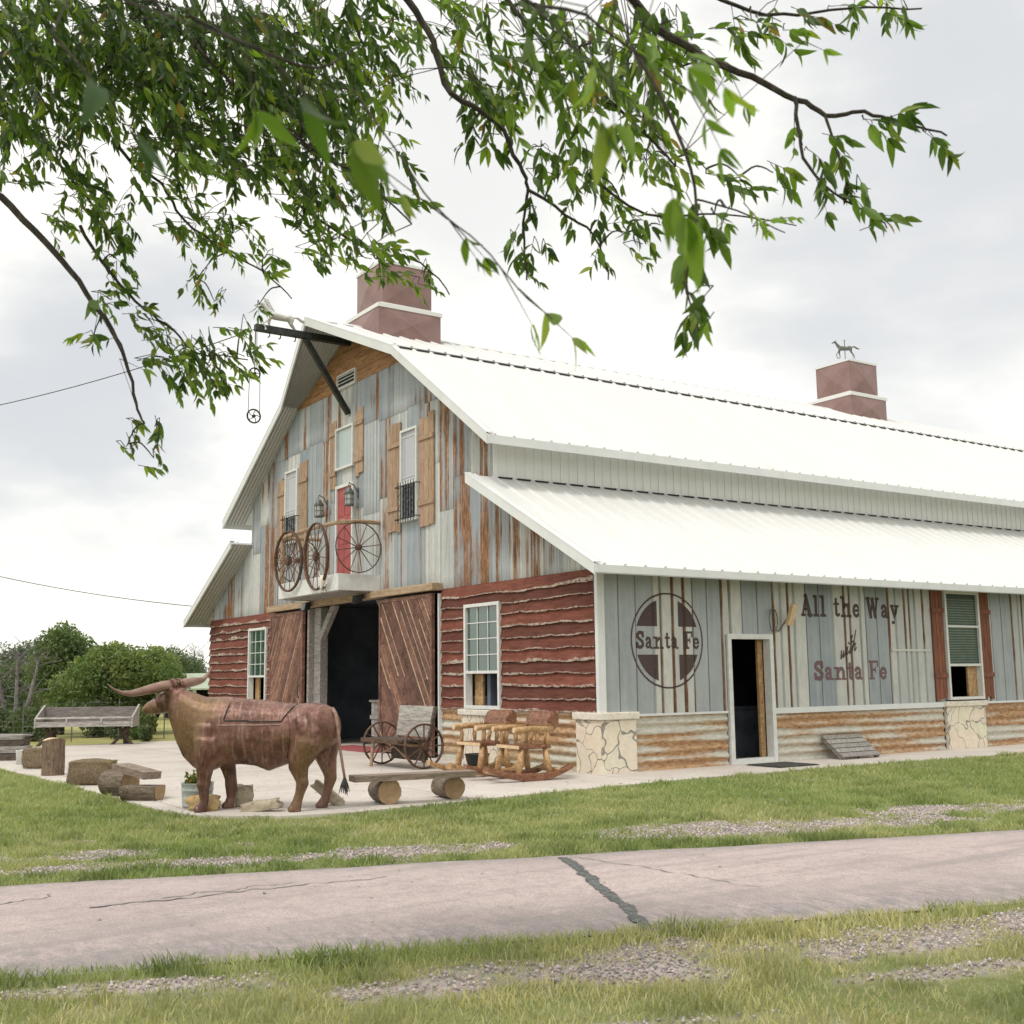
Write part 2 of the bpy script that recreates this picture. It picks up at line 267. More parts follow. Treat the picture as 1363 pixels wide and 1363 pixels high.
# ------------------------------------------------------------------ mesh builder
class MB:
    def __init__(s): s.v = []; s.f = []; s.c = []
    def add(s, vs, fs, col=(1, 1, 1)):
        o = len(s.v); s.v += [tuple(p) for p in vs]; s.c += ([col]*len(vs) if isinstance(col, tuple) else list(col))
        s.f += [tuple(i+o for i in f) for f in fs]; return s
    def box(s, x0, y0, z0, x1, y1, z1, col=(1, 1, 1)):
        x0, x1 = sorted((x0, x1)); y0, y1 = sorted((y0, y1)); z0, z1 = sorted((z0, z1))
        return s.add([(x0,y0,z0),(x1,y0,z0),(x1,y1,z0),(x0,y1,z0),(x0,y0,z1),(x1,y0,z1),(x1,y1,z1),(x0,y1,z1)],
                     [(0,3,2,1),(4,5,6,7),(0,1,5,4),(1,2,6,5),(2,3,7,6),(3,0,4,7)], col)
    def prism(s, poly, ext, col=(1, 1, 1)):
        "poly: 3D points of a planar outline, ext: extrusion vector"
        n = len(poly); e = Vector(ext); a = [Vector(p) for p in poly]; b = [p+e for p in a]
        return s.add(a+b, [tuple(range(n))[::-1], tuple(range(n, 2*n))]+[(i, (i+1) % n, n+(i+1) % n, n+i) for i in range(n)], col)
    def beam(s, p, q2, w, h, up=(0, 0, 1), col=(1, 1, 1)):
        p = Vector(p); q2 = Vector(q2); d = (q2-p).normalized(); sx = d.cross(Vector(up))
        if sx.length < 1e-4: sx = d.cross(Vector((1, 0, 0)))
        sx.normalize(); sy = sx.cross(d); sx = sx*w/2; sy = sy*h/2
        return s.prism([p-sx-sy, p+sx-sy, p+sx+sy, p-sx+sy], q2-p, col)
    def tube(s, pts, rad, n=8, col=(1, 1, 1), cap=True, flat=1., jitter=0.):
        pts = [Vector(p) for p in pts]; m = len(pts)
        if not hasattr(rad, '__len__'): rad = [rad]*m
        o = len(s.v); prev = None
        for i, p in enumerate(pts):
            d = (pts[min(i+1, m-1)]-pts[max(i-1, 0)]); d = d.normalized() if d.length > 1e-9 else Vector((0, 0, 1))
            if prev is None:
                a = d.cross(Vector((0, 0, 1)));
                if a.length < .1: a = d.cross(Vector((0, 1, 0)))
            else: a = prev - d*prev.dot(d)
            a.normalize(); b = d.cross(a); prev = a
            for k in range(n):
                t = 2*math.pi*k/n; rr = rad[i]*(1+(random.uniform(-jitter, jitter) if jitter else 0))
                s.v.append(tuple(p+a*math.cos(t)*rr+b*math.sin(t)*rr*flat)); s.c.append(col)
        for i in range(m-1):
            for k in range(n): s.f.append((o+i*n+k, o+i*n+(k+1) % n, o+(i+1)*n+(k+1) % n, o+(i+1)*n+k))
        if cap: s.f.append(tuple(o+k for k in range(n))[::-1]); s.f.append(tuple(o+(m-1)*n+k for k in range(n)))
        return s
    def ring(s, c, nrm, r, tr, n=28, k=6, flat=1.):
        "torus"
        c = Vector(c); nrm = Vector(nrm).normalized(); a = nrm.cross(Vector((0, 0, 1)))
        if a.length < .1: a = nrm.cross(Vector((1, 0, 0)))
        a.normalize(); b = nrm.cross(a); o = len(s.v)
        for i in range(n):
            t = 2*math.pi*i/n; rd = a*math.cos(t)+b*math.sin(t)
            for j in range(k):
                u = 2*math.pi*(j+.5)/k; s.v.append(tuple(c+rd*(r+tr*math.cos(u))+nrm*tr*flat*math.sin(u))); s.c.append((1, 1, 1))
        for i in range(n):
            for j in range(k): s.f.append((o+i*k+j, o+((i+1) % n)*k+j, o+((i+1) % n)*k+(j+1) % k, o+i*k+(j+1) % k))
        return s
    def sheet(s, rows, col=None):
        "rows: list of lists of points; colours alike"
        nr, nc = len(rows), len(rows[0]); o = len(s.v)
        for i, r in enumerate(rows):
            for j, p in enumerate(r): s.v.append(tuple(p)); s.c.append(col[i][j] if col else (1, 1, 1))
        for i in range(nr-1):
            for j in range(nc-1): s.f.append((o+i*nc+j, o+i*nc+j+1, o+(i+1)*nc+j+1, o+(i+1)*nc+j))
        return s
    def lathe(s, prof, n=20, c=(0, 0, 0), col=(1, 1, 1)):
        o = len(s.v)
        for r, z in prof:
            for k in range(n):
                t = 2*math.pi*k/n; s.v.append((c[0]+r*math.cos(t), c[1]+r*math.sin(t), c[2]+z)); s.c.append(col)
        for i in range(len(prof)-1):
            for k in range(n): s.f.append((o+i*n+k, o+i*n+(k+1) % n, o+(i+1)*n+(k+1) % n, o+(i+1)*n+k))
        return s
    def clusters(s, gap=.06):
        par = list(range(len(s.v)))
        def fd(i):
            while par[i] != i: par[i] = par[par[i]]; i = par[i]
            return i
        for f in s.f:
            a = fd(f[0])
            for i in f[1:]: par[fd(i)] = a
        comp = {}
        for fi, f in enumerate(s.f): comp.setdefault(fd(f[0]), []).append(fi)
        if len(comp) < 2 or len(comp) > 400: return None
        bb = []
        for fl in comp.values():
            P = np.array([s.v[i] for f_ in fl for i in s.f[f_]]); bb.append([P.min(0)-gap/2, P.max(0)+gap/2, list(fl)])
        ch = True
        while ch:
            ch = False; out = []
            for q in bb:
                hit = None
                for o in out:
                    if (q[0] <= o[1]).all() and (o[0] <= q[1]).all(): hit = o; break
                if hit: hit[0] = np.minimum(hit[0], q[0]); hit[1] = np.maximum(hit[1], q[1]); hit[2] += q[2]; ch = True
                else: out.append(q)
            bb = out
        return [q[2] for q in bb] if 1 < len(bb) <= 24 else None
    def build(s, name, mat, parent=None, smooth=False, loc=None, bevel=0):
        cl = s.clusters() if parent is not None else None
        if cl:
            first = None
            for fl in cl:
                b = MB(); mp_ = {}
                for fi in sorted(fl):
                    for i in s.f[fi]:
                        if i not in mp_: mp_[i] = len(b.v); b.v.append(s.v[i]); b.c.append(s.c[i])
                    b.f.append(tuple(mp_[i] for i in s.f[fi]))
                o = b.build1(name, mat, parent, smooth, loc, bevel); first = first or o
            return first
        return s.build1(name, mat, parent, smooth, loc, bevel)
    def build1(s, name, mat, parent=None, smooth=False, loc=None, bevel=0):
        me = bpy.data.meshes.new(name); me.from_pydata(s.v, [], s.f); me.validate()
        if len(me.vertices) == len(s.c):
            ca = me.color_attributes.new('Col', 'FLOAT_COLOR', 'POINT')
            ca.data.foreach_set('color', np.array([(*c, 1) for c in s.c], dtype=np.float32).ravel())
        me.materials.append(MC[mat] if isinstance(mat, str) else mat)
        if smooth: me.polygons.foreach_set('use_smooth', [True]*len(me.polygons))
        o = bpy.data.objects.new(name, me); COL.objects.link(o)
        if parent: o.parent = parent
        if loc: o.location = loc
        if bevel:
            b = o.modifiers.new('bevel', 'BEVEL'); b.width = bevel; b.segments = 2; b.limit_method = 'ANGLE'; b.angle_limit = R(40)
        return o
def np_mesh(name, V, F, cols, mat, parent=None, smooth=False):
    me = bpy.data.meshes.new(name); nv, nf, k = len(V), len(F), F.shape[1]
    me.vertices.add(nv); me.vertices.foreach_set('co', V.astype(np.float32).ravel())
    me.loops.add(nf*k); me.loops.foreach_set('vertex_index', F.astype(np.int32).ravel())
    me.polygons.add(nf); me.polygons.foreach_set('loop_start', np.arange(0, nf*k, k, dtype=np.int32))
    if smooth: me.polygons.foreach_set('use_smooth', np.ones(nf, dtype=bool))
    me.update(calc_edges=True)
    if cols is not None:
        ca = me.color_attributes.new('Col', 'FLOAT_COLOR', 'POINT')
        ca.data.foreach_set('color', np.concatenate([cols, np.ones((nv, 1))], 1).astype(np.float32).ravel())
    me.materials.append(MC[mat]); o = bpy.data.objects.new(name, me); COL.objects.link(o)
    if parent: o.parent = parent
    return o
def tag(o, label=None, cat=None, group=None, kind=None):
    if label: o['label'] = label
    if cat: o['category'] = cat
    if group: o['group'] = group
    if kind: o['kind'] = kind
    return o
def empty(name, loc=(0, 0, 0), rz=0., label=None, cat=None, group=None):
    o = bpy.data.objects.new(name, None); COL.objects.link(o); o.location = loc; o.rotation_euler = (0, 0, rz)
    o.empty_display_size = .2; return tag(o, label, cat, group)
def copy_tree(o, parent=None):
    c = o.copy(); COL.objects.link(c); c.parent = parent
    for ch in [x for x in bpy.data.objects if x.parent == o]: copy_tree(ch, c)
    return c
def fuse(mb, voxel, smooth_it=3, name='tmp'):
    "melt overlapping lofts into one continuous surface; returns a mesh"
    o = mb.build(name, 'iron'); r = o.modifiers.new('r', 'REMESH'); r.mode = 'VOXEL'; r.voxel_size = voxel; r.use_smooth_shade = True
    sm = o.modifiers.new('s', 'SMOOTH'); sm.iterations = smooth_it; sm.factor = .6
    dg = bpy.context.evaluated_depsgraph_get(); me = bpy.data.meshes.new_from_object(o.evaluated_get(dg))
    bpy.data.objects.remove(o)
    ca = me.color_attributes.get('Col') or me.color_attributes.new('Col', 'FLOAT_COLOR', 'POINT')
    ca.data.foreach_set('color', np.ones(len(ca.data)*4, dtype=np.float32))
    return me
def meshobj(name, me, mat, parent=None):
    me.materials.clear(); me.materials.append(MC[mat]); o = bpy.data.objects.new(name, me); COL.objects.link(o)
    if parent: o.parent = parent
    return o
def tone(a=.8, b=1.15):
    t = random.uniform(a, b); return (t, t*random.uniform(.97, 1.02), t*random.uniform(.95, 1.02))
def lump(mb, c, size, rot=0., amp=.08, sub=5, seed=0, col=(1, 1, 1)):
    "rough broken block"
    bm = bmesh.new(); bmesh.ops.create_cube(bm, size=1); bmesh.ops.subdivide_edges(bm, edges=bm.edges[:], cuts=sub, use_grid_fill=True)
    M = Matrix.Rotation(rot, 3, 'Z'); bm.verts.ensure_lookup_table(); vs = []
    for v in bm.verts:
        p = v.co.copy(); q3 = p.normalized()*.62; p = p.lerp(q3, .35)
        d = mnoise.noise_vector(p*2.2+Vector((seed*3.1, seed, 0)))*amp*1.5+mnoise.noise_vector(p*6+Vector((seed, 0, 0)))*amp*.4
        p += d; p = Vector((p.x*size[0], p.y*size[1], p.z*size[2])); vs.append(M@p+Vector(c))
    mb.add(vs, [tuple(v.index for v in f.verts) for f in bm.faces], col); bm.free(); return mb
def vnoise(x, y, seed=0):
    "smooth 2D value noise, numpy"
    xi = np.floor(x).astype(int); yi = np.floor(y).astype(int); fx = x-xi; fy = y-yi
    fx = fx*fx*(3-2*fx); fy = fy*fy*(3-2*fy)
    def h(a, b): t = np.sin(a*127.1+b*311.7+seed*74.7)*43758.5453; return t-np.floor(t)
    return (h(xi, yi)*(1-fx)+h(xi+1, yi)*fx)*(1-fy)+(h(xi, yi+1)*(1-fx)+h(xi+1, yi+1)*fx)*fy

# ================================================================== GROUND
RU, RV = Vector((.315, .949, 0)), Vector((.949, -.315, 0))
V0, V1 = 7.16, 10.14
GZ = -.035
APRON = [(-14.6,-7.6),(-8.1,-7.12),(-3.6,-6.92),(0.3,-6.86),(1.25,-6.72),(1.95,-6.0),(2.12,-5.2),(1.98,-4.0),(1.8,-2.8),(1.62,-1.2),(1.5,.2),(1.42,3),(1.6,8.3),(1.7,34),(-1,34),(-1,2.2),(-18.2,2.2),(-18.6,-.2),(-14.9,-1.2)]
PATCH = [(-.3,6.15,1.9,.50),(-1.4,6.35,.9,.28),(2.6,5.55,1.7,.38),(-3.95,6.45,.85,.30),(-7.3,5.75,1.1,.25),(-5.6,6.5,.8,.2),(-6.6,6.5,.8,.2),(4.8,5.2,1.6,.3),
         (-3.4,10.85,1.15,.33),(-4.9,10.95,.45,.14),(-2.1,10.75,1.1,.24),(-1.0,10.6,.9,.2),(-6.4,10.5,.5,.10),(-4.2,11.9,.6,.1),(-2.2,11.5,.6,.12),(.8,10.7,1.3,.25)]
def uvof(x, y): return x*.315+y*.949, x*.949-y*.315
def gravel(x, y):
    u, v = uvof(x, y); m_ = np.zeros_like(u)
    for (cu, cv, a, b) in PATCH:
        d = ((u-cu)/(a*1.25))**2+((v-cv)/(b*1.35))**2; m_ = np.maximum(m_, np.clip(1.35-d, 0, 1))
    n_ = vnoise(x*1.7, y*1.7, 3)*.55+vnoise(x*5.3, y*5.3, 4)*.45
    return np.clip((m_*1.05+(n_-.66)*2.0), 0, 1)
def axis(lo, hi, st, far):
    a = list(np.arange(lo, hi, st)); d = st; x = lo; left = []
    while x > -far: d *= 1.35; x -= d; left.append(x)
    x = hi; d = st; right = []
    while x < far: d *= 1.35; x += d; right.append(x)
    return np.array(left[::-1]+a+right)
ax_, ay_ = axis(-10, 13, .09, 700), axis(-13, 14, .09, 700)
X, Y = np.meshgrid(ax_, ay_); nx, ny = X.shape[1], X.shape[0]
Z = np.full_like(X, GZ-.01)+(vnoise(X*1.3, Y*1.3, 9)-.5)*.02
idx = np.arange(nx*ny).reshape(ny, nx)
F4 = np.stack([idx[:-1, :-1], idx[:-1, 1:], idx[1:, 1:], idx[1:, :-1]], -1).reshape(-1, 4)
gm = gravel(X, Y); far = np.clip((-X-14.0)/1.5, 0, 1)
cols = np.stack([gm.ravel(), far.ravel(), np.zeros(nx*ny)], 1)
ground = np_mesh('ground', np.stack([X.ravel(), Y.ravel(), Z.ravel()], 1), F4, cols, 'ground', smooth=True); tag(ground, kind='structure')
b = MB(); b.prism([(x, y, -.2) for x, y in APRON], (0, 0, .2)); ap = b.build('concrete_apron', 'concrete'); tag(ap, kind='structure')
# drive
b = MB(); rows = []; cc = []
us = list(np.arange(-40, 60, .35)); vs_ = np.linspace(0, 1, 13)
for u in us:
    e0 = .06*(mnoise.noise(Vector((u*1.1, 3, 0)))+.5*mnoise.noise(Vector((u*4, 3, 0)))); e1 = .07*(mnoise.noise(Vector((u*1.1, 9, 0)))+.5*mnoise.noise(Vector((u*4, 7, 0))))
    row = []; rc = []
    for t in vs_:
        v = V0+e0+(V1+e1-V0-e0)*t; p = RU*u+RV*v; row.append((p.x, p.y, GZ-.006+.048*math.sin(math.pi*t)**.35))
        ed = max(0, 1-t*5.5, 1-(1-t)*3.0); rc.append((ed, 0, 0))
    rows.append(row); cc.append(rc)
b.sheet(rows, cc); rd = b.build('driveway', 'road', smooth=True); tag(rd, kind='structure')
def strip(name, p0, p1, w0, w1, n=60, wig=.05, fr=3., gap=0., mat='tar', seed=0, sg=.3, rag=0.):
    b = MB(); p0 = Vector(p0); p1 = Vector(p1); d = p1-p0; nn = Vector((-d.y, d.x, 0)).normalized(); rows = []
    for i in range(n+1):
        t = i/n; off = wig*(mnoise.noise(Vector((t*fr, seed, 0)))+.5*mnoise.noise(Vector((t*fr*4, seed+5, 0)))); w = (w0+(w1-w0)*t)*(1+sg*2*mnoise.noise(Vector((t*14, seed+9, 0))))/2
        w2 = (w0+(w1-w0)*t)*(1+sg*2*mnoise.noise(Vector((t*17, seed+19, 0))))/2
        w += rag*random.uniform(-.5, .5); w2 += rag*random.uniform(-.5, .5)
        p = p0+d*t+nn*off; vv = p.x*.949-p.y*.315; tt = min(1, max(0, (vv-V0)/(V1-V0))); z = GZ-.002+.048*math.sin(math.pi*tt)**.35
        a = p+nn*w; c = p-nn*w2; rows.append([(a.x, a.y, z), (c.x, c.y, z)])
    b.sheet(rows); return tag(b.build(name, mat), kind='structure')
strip('driveway_tar_joint', (6.14, -5.27, 0), (8.72, -6.48, 0), .088, .08, 260, .025, 3, sg=.30, rag=.030)
def rp(u, v): p = RU*u+RV*v; return (p.x, p.y, 0)
strip('driveway_crack', rp(-6.65, 8.55), rp(-4.6, 7.98), .022, .010, 90, .10, 5, seed=4, sg=.9)
strip('driveway_crack', rp(-7.6, 8.75), rp(-6.95, 7.9), .02, .010, 50, .10, 4, seed=8, sg=.9)
strip('driveway_crack', rp(-6.2, 8.36), rp(-5.3, 8.0), .014, .006, 50, .10, 5, seed=14, sg=.9)
strip('driveway_crack', rp(-3.0, 7.5), rp(-2.2, 9.3), .010, .006, 50, .12, 4, seed=21, sg=.9)

# ================================================================== BARN
Wd, Cc = 17.635, 3.0; MX = -Wd/2; L = 34.
ZB = 3.16; ZW = .90
barn = empty('barn', (0, 0, 0), 0, 'big white-roofed barn clad in rusty grey sheet metal and red waney boards', 'barn')
def lowroof(x):     # height of the lower roof's top face at x (right side)
    return 3.11+(0.65-x)*.526
def roofz(x):
    d = abs(x-MX)
    if d > Wd/2-Cc: xr = -(Wd/2-d); return lowroof(xr if xr < 0 else xr)
    if d > 2.876: return 5.62+((Wd/2-Cc+.70)-d)*.678
    return 8.09+(2.876-d)*.4385
# ---- gable sheets (vertical corrugated)
b = MB(); x = -Wd+.005; rusty = {-4.35:.85,-3.2:.9,-2.45:.75,-1.9:.85,-1.3:.6,-7.35:.7,-16.9:.8,-16.2:.75,-15.4:.6,-13.9:.6,-12.9:.7,-11.2:.5,-10.1:.8,-8.2:.3,-5.3:.45,-0.7:.35}
rnd = random.Random(5); P = .072; tiers = [ZB-.03, 5.1, 6.9, 9.6]
edges = [x]
while edges[-1] < -.7: edges.append(edges[-1]+rnd.choice([.5, .58, .66, .72]))
edges[-1] = -.02
for xa, xb_ in zip(edges[:-1], edges[1:]):
    xc = (xa+xb_)/2; base_r = .12
    for kx, kr in rusty.items():
        if abs(kx-xc) < .36: base_r = max(base_r, kr)
    off = rnd.uniform(.1, .5); lv = [tiers[0]]+[t+rnd.uniform(-.5, .5)*(k == 0)+rnd.uniform(-.06, .06) for k, t in enumerate(tiers[1:-1])]+[99]
    for k in range(3):
        if k == 2 and rnd.random() < .35: lv[2] += .01
        r0 = min(1, max(0, base_r*rnd.uniform(.22, .62)+rnd.uniform(-.05, .20)-(k*.04))); pale_ = rnd.choice([.0, .1, .2, .55, .75, .35]); lift = -.008-(k*.006)
        n = max(2, int(round((xb_-xa)/P*6))); rows = [[], []]; cr = [[], []]
        sx = rnd.uniform(xa+.1, xb_-.1); sw = rnd.uniform(.05, .16); sa = rnd.uniform(.1, .45)
        for i in range(n+1):
            xx = xa+(xb_-xa)*i/n; top = roofz(xx)-.06; z0 = min(lv[k], top); z1 = min(lv[k+1]+.03, top)
            yy = lift-.010*(1+math.cos(2*math.pi*(xx-xa)/P)); edge = 1. if (i == 0 or i == n) else 0.
            cn = mnoise.noise(Vector((xx*9, k*7.7, 2)))+.6*mnoise.noise(Vector((xx*31, k*3.7, 5)))
            rv = min(1, max(0, r0+sa*math.exp(-((xx-sx)/sw)**2)+.18*edge+.42*cn))
            pl_ = min(1, max(0, pale_+.55*mnoise.noise(Vector((xx*13, k*5.1, 9)))))
            rows[0].append((xx, yy, z0)); rows[1].append((xx, yy, z1)); cr[0].append((rv, pl_, .35*edge)); cr[1].append((rv*.93, pl_, .3*edge))
        if max(r[2] for r in rows[1])-min(r[2] for r in rows[0]) > .02:
            nz = 7; R2 = []; C2 = []
            for j in range(nz+1):
                t = j/nz; R2.append([tuple(Vector(a).lerp(Vector(c), t)) for a, c in zip(rows[0], rows[1])])
                m_ = mnoise.noise(Vector((xc*3, t*2+k*3, 5)))*.35
                C2.append([(min(1, max(0, c[0]+m_)), c[1], c[2]+(.35 if j == 0 else 0)) for c in cr[0]])
            b.sheet(R2, C2)
b.build('gable_cladding', 'sheet', barn)
# dark wall core behind the cladding (keeps light out), with the door opening left clear
b = MB()
def gable_core(x0, x1, z0, z1f, y=.02, t=.06):
    n = max(1, int((x1-x0)/.5)); xs = [x0+(x1-x0)*i/n for i in range(n+1)]
    for a, c in zip(xs[:-1], xs[1:]): b.prism([(a, y, z0), (c, y, z0), (c, y, z1f(c)), (a, y, z1f(a))], (0, t, 0))
for a, c in ((-Wd+.02, MX-Wd/2+Cc-.001), (-Wd+Cc, MX-2.876), (MX-2.876, MX), (MX, MX+2.876), (MX+2.876, -Cc), (-Cc+.001, -.02)): gable_core(a, c, ZB, lambda q_: roofz(q_)-.1)
b.build('gable_core', 'black', barn)
# ---- openings in the lower front: windows and door
WR = (-3.88, -2.71); WL = (-14.57, -13.37); DO = (-10.8, -7.06); WZ = (.91, 2.78)
def front_spans(z0, z1):
    "solid x ranges of the lower front wall for a band z0..z1"
    sp = [(-Wd, -12.9), (-12.9, DO[0]), (DO[1], -4.8), (-4.8, 0)]; out = []
    for a, c in sp:
        segs = [(a, c)]
        for w in (WR, WL):
            if z1 > WZ[0]+.01 and z0 < WZ[1]-.01:
                ns = []
                for p, q_ in segs:
                    if w[0] > p and w[1] < q_: ns += [(p, w[0]), (w[1], q_)]
                    else: ns.append((p, q_))
                segs = ns
        out += segs
    return out
b = MB()
for z0, z1 in ((0, WZ[0]), (WZ[0], WZ[1]), (WZ[1], ZB)):
    for a, c in front_spans(z0, z1): b.box(a+.004, .01, z0, c-.004, .09, z1)
b.build('front_wall_core', 'black', barn)
# red waney boards
b = MB(); nC = 11; cz = [ZW+(ZB-.02-ZW)*i/nC for i in range(nC+1)]; rnd = random.Random(11)
for ci in range(nC):
    z0, z1 = cz[ci]+rnd.uniform(-.012, .012), cz[ci+1]+.05
    for a, c in [(-Wd+.01, -12.9), (-4.79, -.06)]:
        seg = [(a, c)]
        for w in (WR, WL):
            if z1-.05 > WZ[0]+.02 and z0 < WZ[1]-.03: seg = sum([[(p, w[0]), (w[1], q_)] if (w[0] > p and w[1] < q_) else [(p, q_)] for p, q_ in seg], [])
        fill = [w for w in (WR, WL) if a < w[0] < c and z1 > WZ[1]+.01 and z0 < WZ[1]-.03]
        tn = rnd.uniform(.1, .9); sd_ = rnd.uniform(0, 99); bwk = rnd.choice([.010, .02, .032, .048, .026])
        for p, q_ in seg+fill:
            isf = (p, q_) in fill
            n = max(3, int((q_-p)/.035)); rows = [[] for _ in range(6)]; cr = [[] for _ in range(6)]
            for i in range(n+1):
                xx = p+(q_-p)*i/n; wv_ = .030*mnoise.noise(Vector((xx*1.6, sd_, 0)))+.014*mnoise.noise(Vector((xx*6, sd_, 3)))+.006*mnoise.noise(Vector((xx*19, sd_, 3)))
                bw = max(.005, bwk*(.75+2.2*mnoise.noise(Vector((xx*1.5, sd_, 7)))+.7*mnoise.noise(Vector((xx*9, sd_, 7)))))
                zt = min(z1, ZB-.02) ; zb_ = z0+wv_ if not isf else WZ[1]-.02
                bulge = .004*mnoise.noise(Vector((xx*5, sd_, 1)))
                pts = [(-.012, zb_+.016, .5), (-.064+bulge, zb_, 1), (-.070+bulge, zb_+bw, 1), (-.069+bulge, zb_+bw+.018, 0), (-.046+bulge, (zb_+zt)/2, 0), (-.014, max(zt, zb_+.07), 0)]
                for k, (yy, zz_, e) in enumerate(pts): rows[k].append((xx, yy, zz_)); cr[k].append((float(e), tn, 0))
            b.sheet(rows, cr)
b.build('red_waney_siding', 'red', barn)
# wainscots: horizontal corrugated sheet
def wains(spans, axis_, zt, name, out):
    b = MB(); rnd = random.Random(3+len(spans)); pitch = .146; nzz = int(zt/pitch*10)
    for a, c in spans:
        n = max(2, int((c-a)/.4)); rows = []; cr = []
        for j in range(nzz+1):
            z = zt*j/nzz; ph = 2*math.pi*z/pitch; off = .018*(1+math.cos(ph)); row = []; rc = []
            for i in range(n+1):
                t = a+(c-a)*i/n; o_ = out*(off+.006)
                row.append((t, o_, z) if axis_ == 'x' else (o_, t, z))
                up = .5-.5*math.sin(ph); rr = .44+.32*up+.65*mnoise.noise(Vector((t*.55, int(z/pitch+.25)*2.3, 1.5)))
                rc.append((max(0, min(1, rr)), max(0, .35-z)*1.1*(axis_ == 'x'), 0))
            rows.append(row); cr.append(rc)
        b.sheet(rows, cr)
    return b.build(name, 'wains', barn, smooth=True)
wains([(-4.77, -.5), (-Wd, -12.9)], 'x', ZW-.02, 'front_wainscot', -1)
wains([(.58, 2.60), (3.70, 8.30), (9.62, 34)], 'y', .84, 'side_wainscot', 1)
b = MB(); b.box(-4.77, -.045, ZW-.04, -.58, -.006, ZW+.025); b.box(-Wd, -.045, ZW-.04, -12.9, -.006, ZW+.025); b.build('front_sill_board', 'timber', barn)
b = MB(); b.box(.006, .64, .84, .062, 2.6, .875); b.box(.006, 3.70, .80, .064, 8.3, .895); b.box(.006, 9.62, .84, .062, 34, .88); b.build('side_sill_flashing', 'trim', barn)
b = MB(); b.box(-4.77, -.03, -.05, -.54, .02, .035); b.build('base_board', 'greywood', barn)
# ---- stone piers
def pier(name, boxes, caps):
    s_ = MB()
    for bx in boxes: s_.box(*bx)
    o = s_.build(name, 'stone', barn, bevel=.012)
    k = MB()
    for bx in caps: k.box(*bx)
    k.build('cap', 'capstone', o, bevel=.015)
pier('corner_pier', [(-.54, -.10, -.1, .10, .60, .80)], [(-.58, -.14, .803, .14, .64, .915)])
pier('window_pier', [(-4.0, -.085, -.1, -2.62, .0, .80)], [(-4.08, -.12, .803, -2.55, .0, .905)])
pier('window_pier', [(-14.7, -.085, -.1, -13.25, .0, .80)], [(-14.8, -.12, .803, -13.15, .0, .905)])
pier('window_pier', [(.0, 8.34, -.1, .085, 9.55, .80)], [(.0, 8.30, .803, .115, 9.60, .905)])
# ---- side wall sheets
def sidey(px): return np.interp(px, [806,838,934,967,1030,1058,1117,1184,1235,1258,1300,1330,1363], [.1,.59,2.11,2.66,3.84,4.33,5.47,6.84,8.08,8.45,9.55,10.2,10.98])
SH = [(806,867,'f',.25),(867,921.7,'r',.8),(921.7,960,'f',.25),(960,987,'r',.75),(987,1026,'f',.2),(1026,1072,'r',.8),(1072,1107,'f',.05),(1107,1152,'r',.7),(1152,1183,'f',.05),(1183,1236,'k',.6),(1236,1258,'f',.1),(1300,1322,'r',.5),(1322,1352,'f',.15),(1352,1375,'r',.5)]
sheets = [(sidey(a), sidey(c) if c < 1370 else 11.3, k, w_) for a, c, k, w_ in SH]
sheets[0] = (.005,)+sheets[0][1:]
sheets = [s for s in sheets if not s[0] == sidey(1236)]+[(sidey(1236), 8.42, 'f', .1)]
yy = 11.3; rnd = random.Random(8)
while yy < 33.9:
    w_ = rnd.choice([.5, .8, 1.0, 1.2]); k = rnd.choice('frf'); sheets.append((yy, min(34, yy+w_), k, rnd.uniform(.05, .75) if k == 'f' else rnd.uniform(.5, .8))); yy += w_
PROF = []      # (y, out, rust, pale, dirt)
rnd = random.Random(21)
for (a, c, k, w_) in sorted(sheets):
    if k == 'f':
        n = max(1, round((c-a)/.34)); st = (c-a)/n
        for i in range(n):
            y0 = a+i*st; y1 = y0+st; PROF += [(y0, .010, .5, w_, .8), (y0+.010, .010, .35, w_, .55), (y0+.013, .018, .08, w_, .05), (y1-.012, .018, .08, w_, 0), (y1-.004, .010, .4, w_, .6)]
    else:
        n = max(1, round((c-a)/.215)); ws_ = [rnd.uniform(.62, 1.4) for _ in range(n)]; ys_ = [a+(c-a)*sum(ws_[:i])/sum(ws_) for i in range(n+1)]
        for i in range(n):
            y0 = ys_[i]; st = ys_[i+1]-y0; rr = rnd.choice([.15, .45, .6, .85, 1.0]); ww = w_*rnd.uniform(.85, 1.15)
            PROF += [(y0, .012, rr*.8, ww*.6, .25+.55*rr), (y0+.022, .012, rr*.8, ww*.6, .15+.4*rr), (y0+.040, .034, rr*.5, ww, 0), (y0+.065, .034, .18, ww, 0), (y0+st-.050, .034, .14, ww, 0), (y0+st-.030, .034, rr*.5, ww, .05), (y0+st-.014, .012, rr*.8, ww*.6, .25+.5*rr)]
PROF.sort(key=lambda t: t[0])
PY = np.array([p[0] for p in PROF]); PO = np.array([p[1] for p in PROF])
def proff(y): return float(np.interp(y, PY, PO))
b = MB(); DOOR = (2.63, 3.70, 2.10); WS = (8.45, 9.55, .93, 3.04)
def topz(y): return 3.33
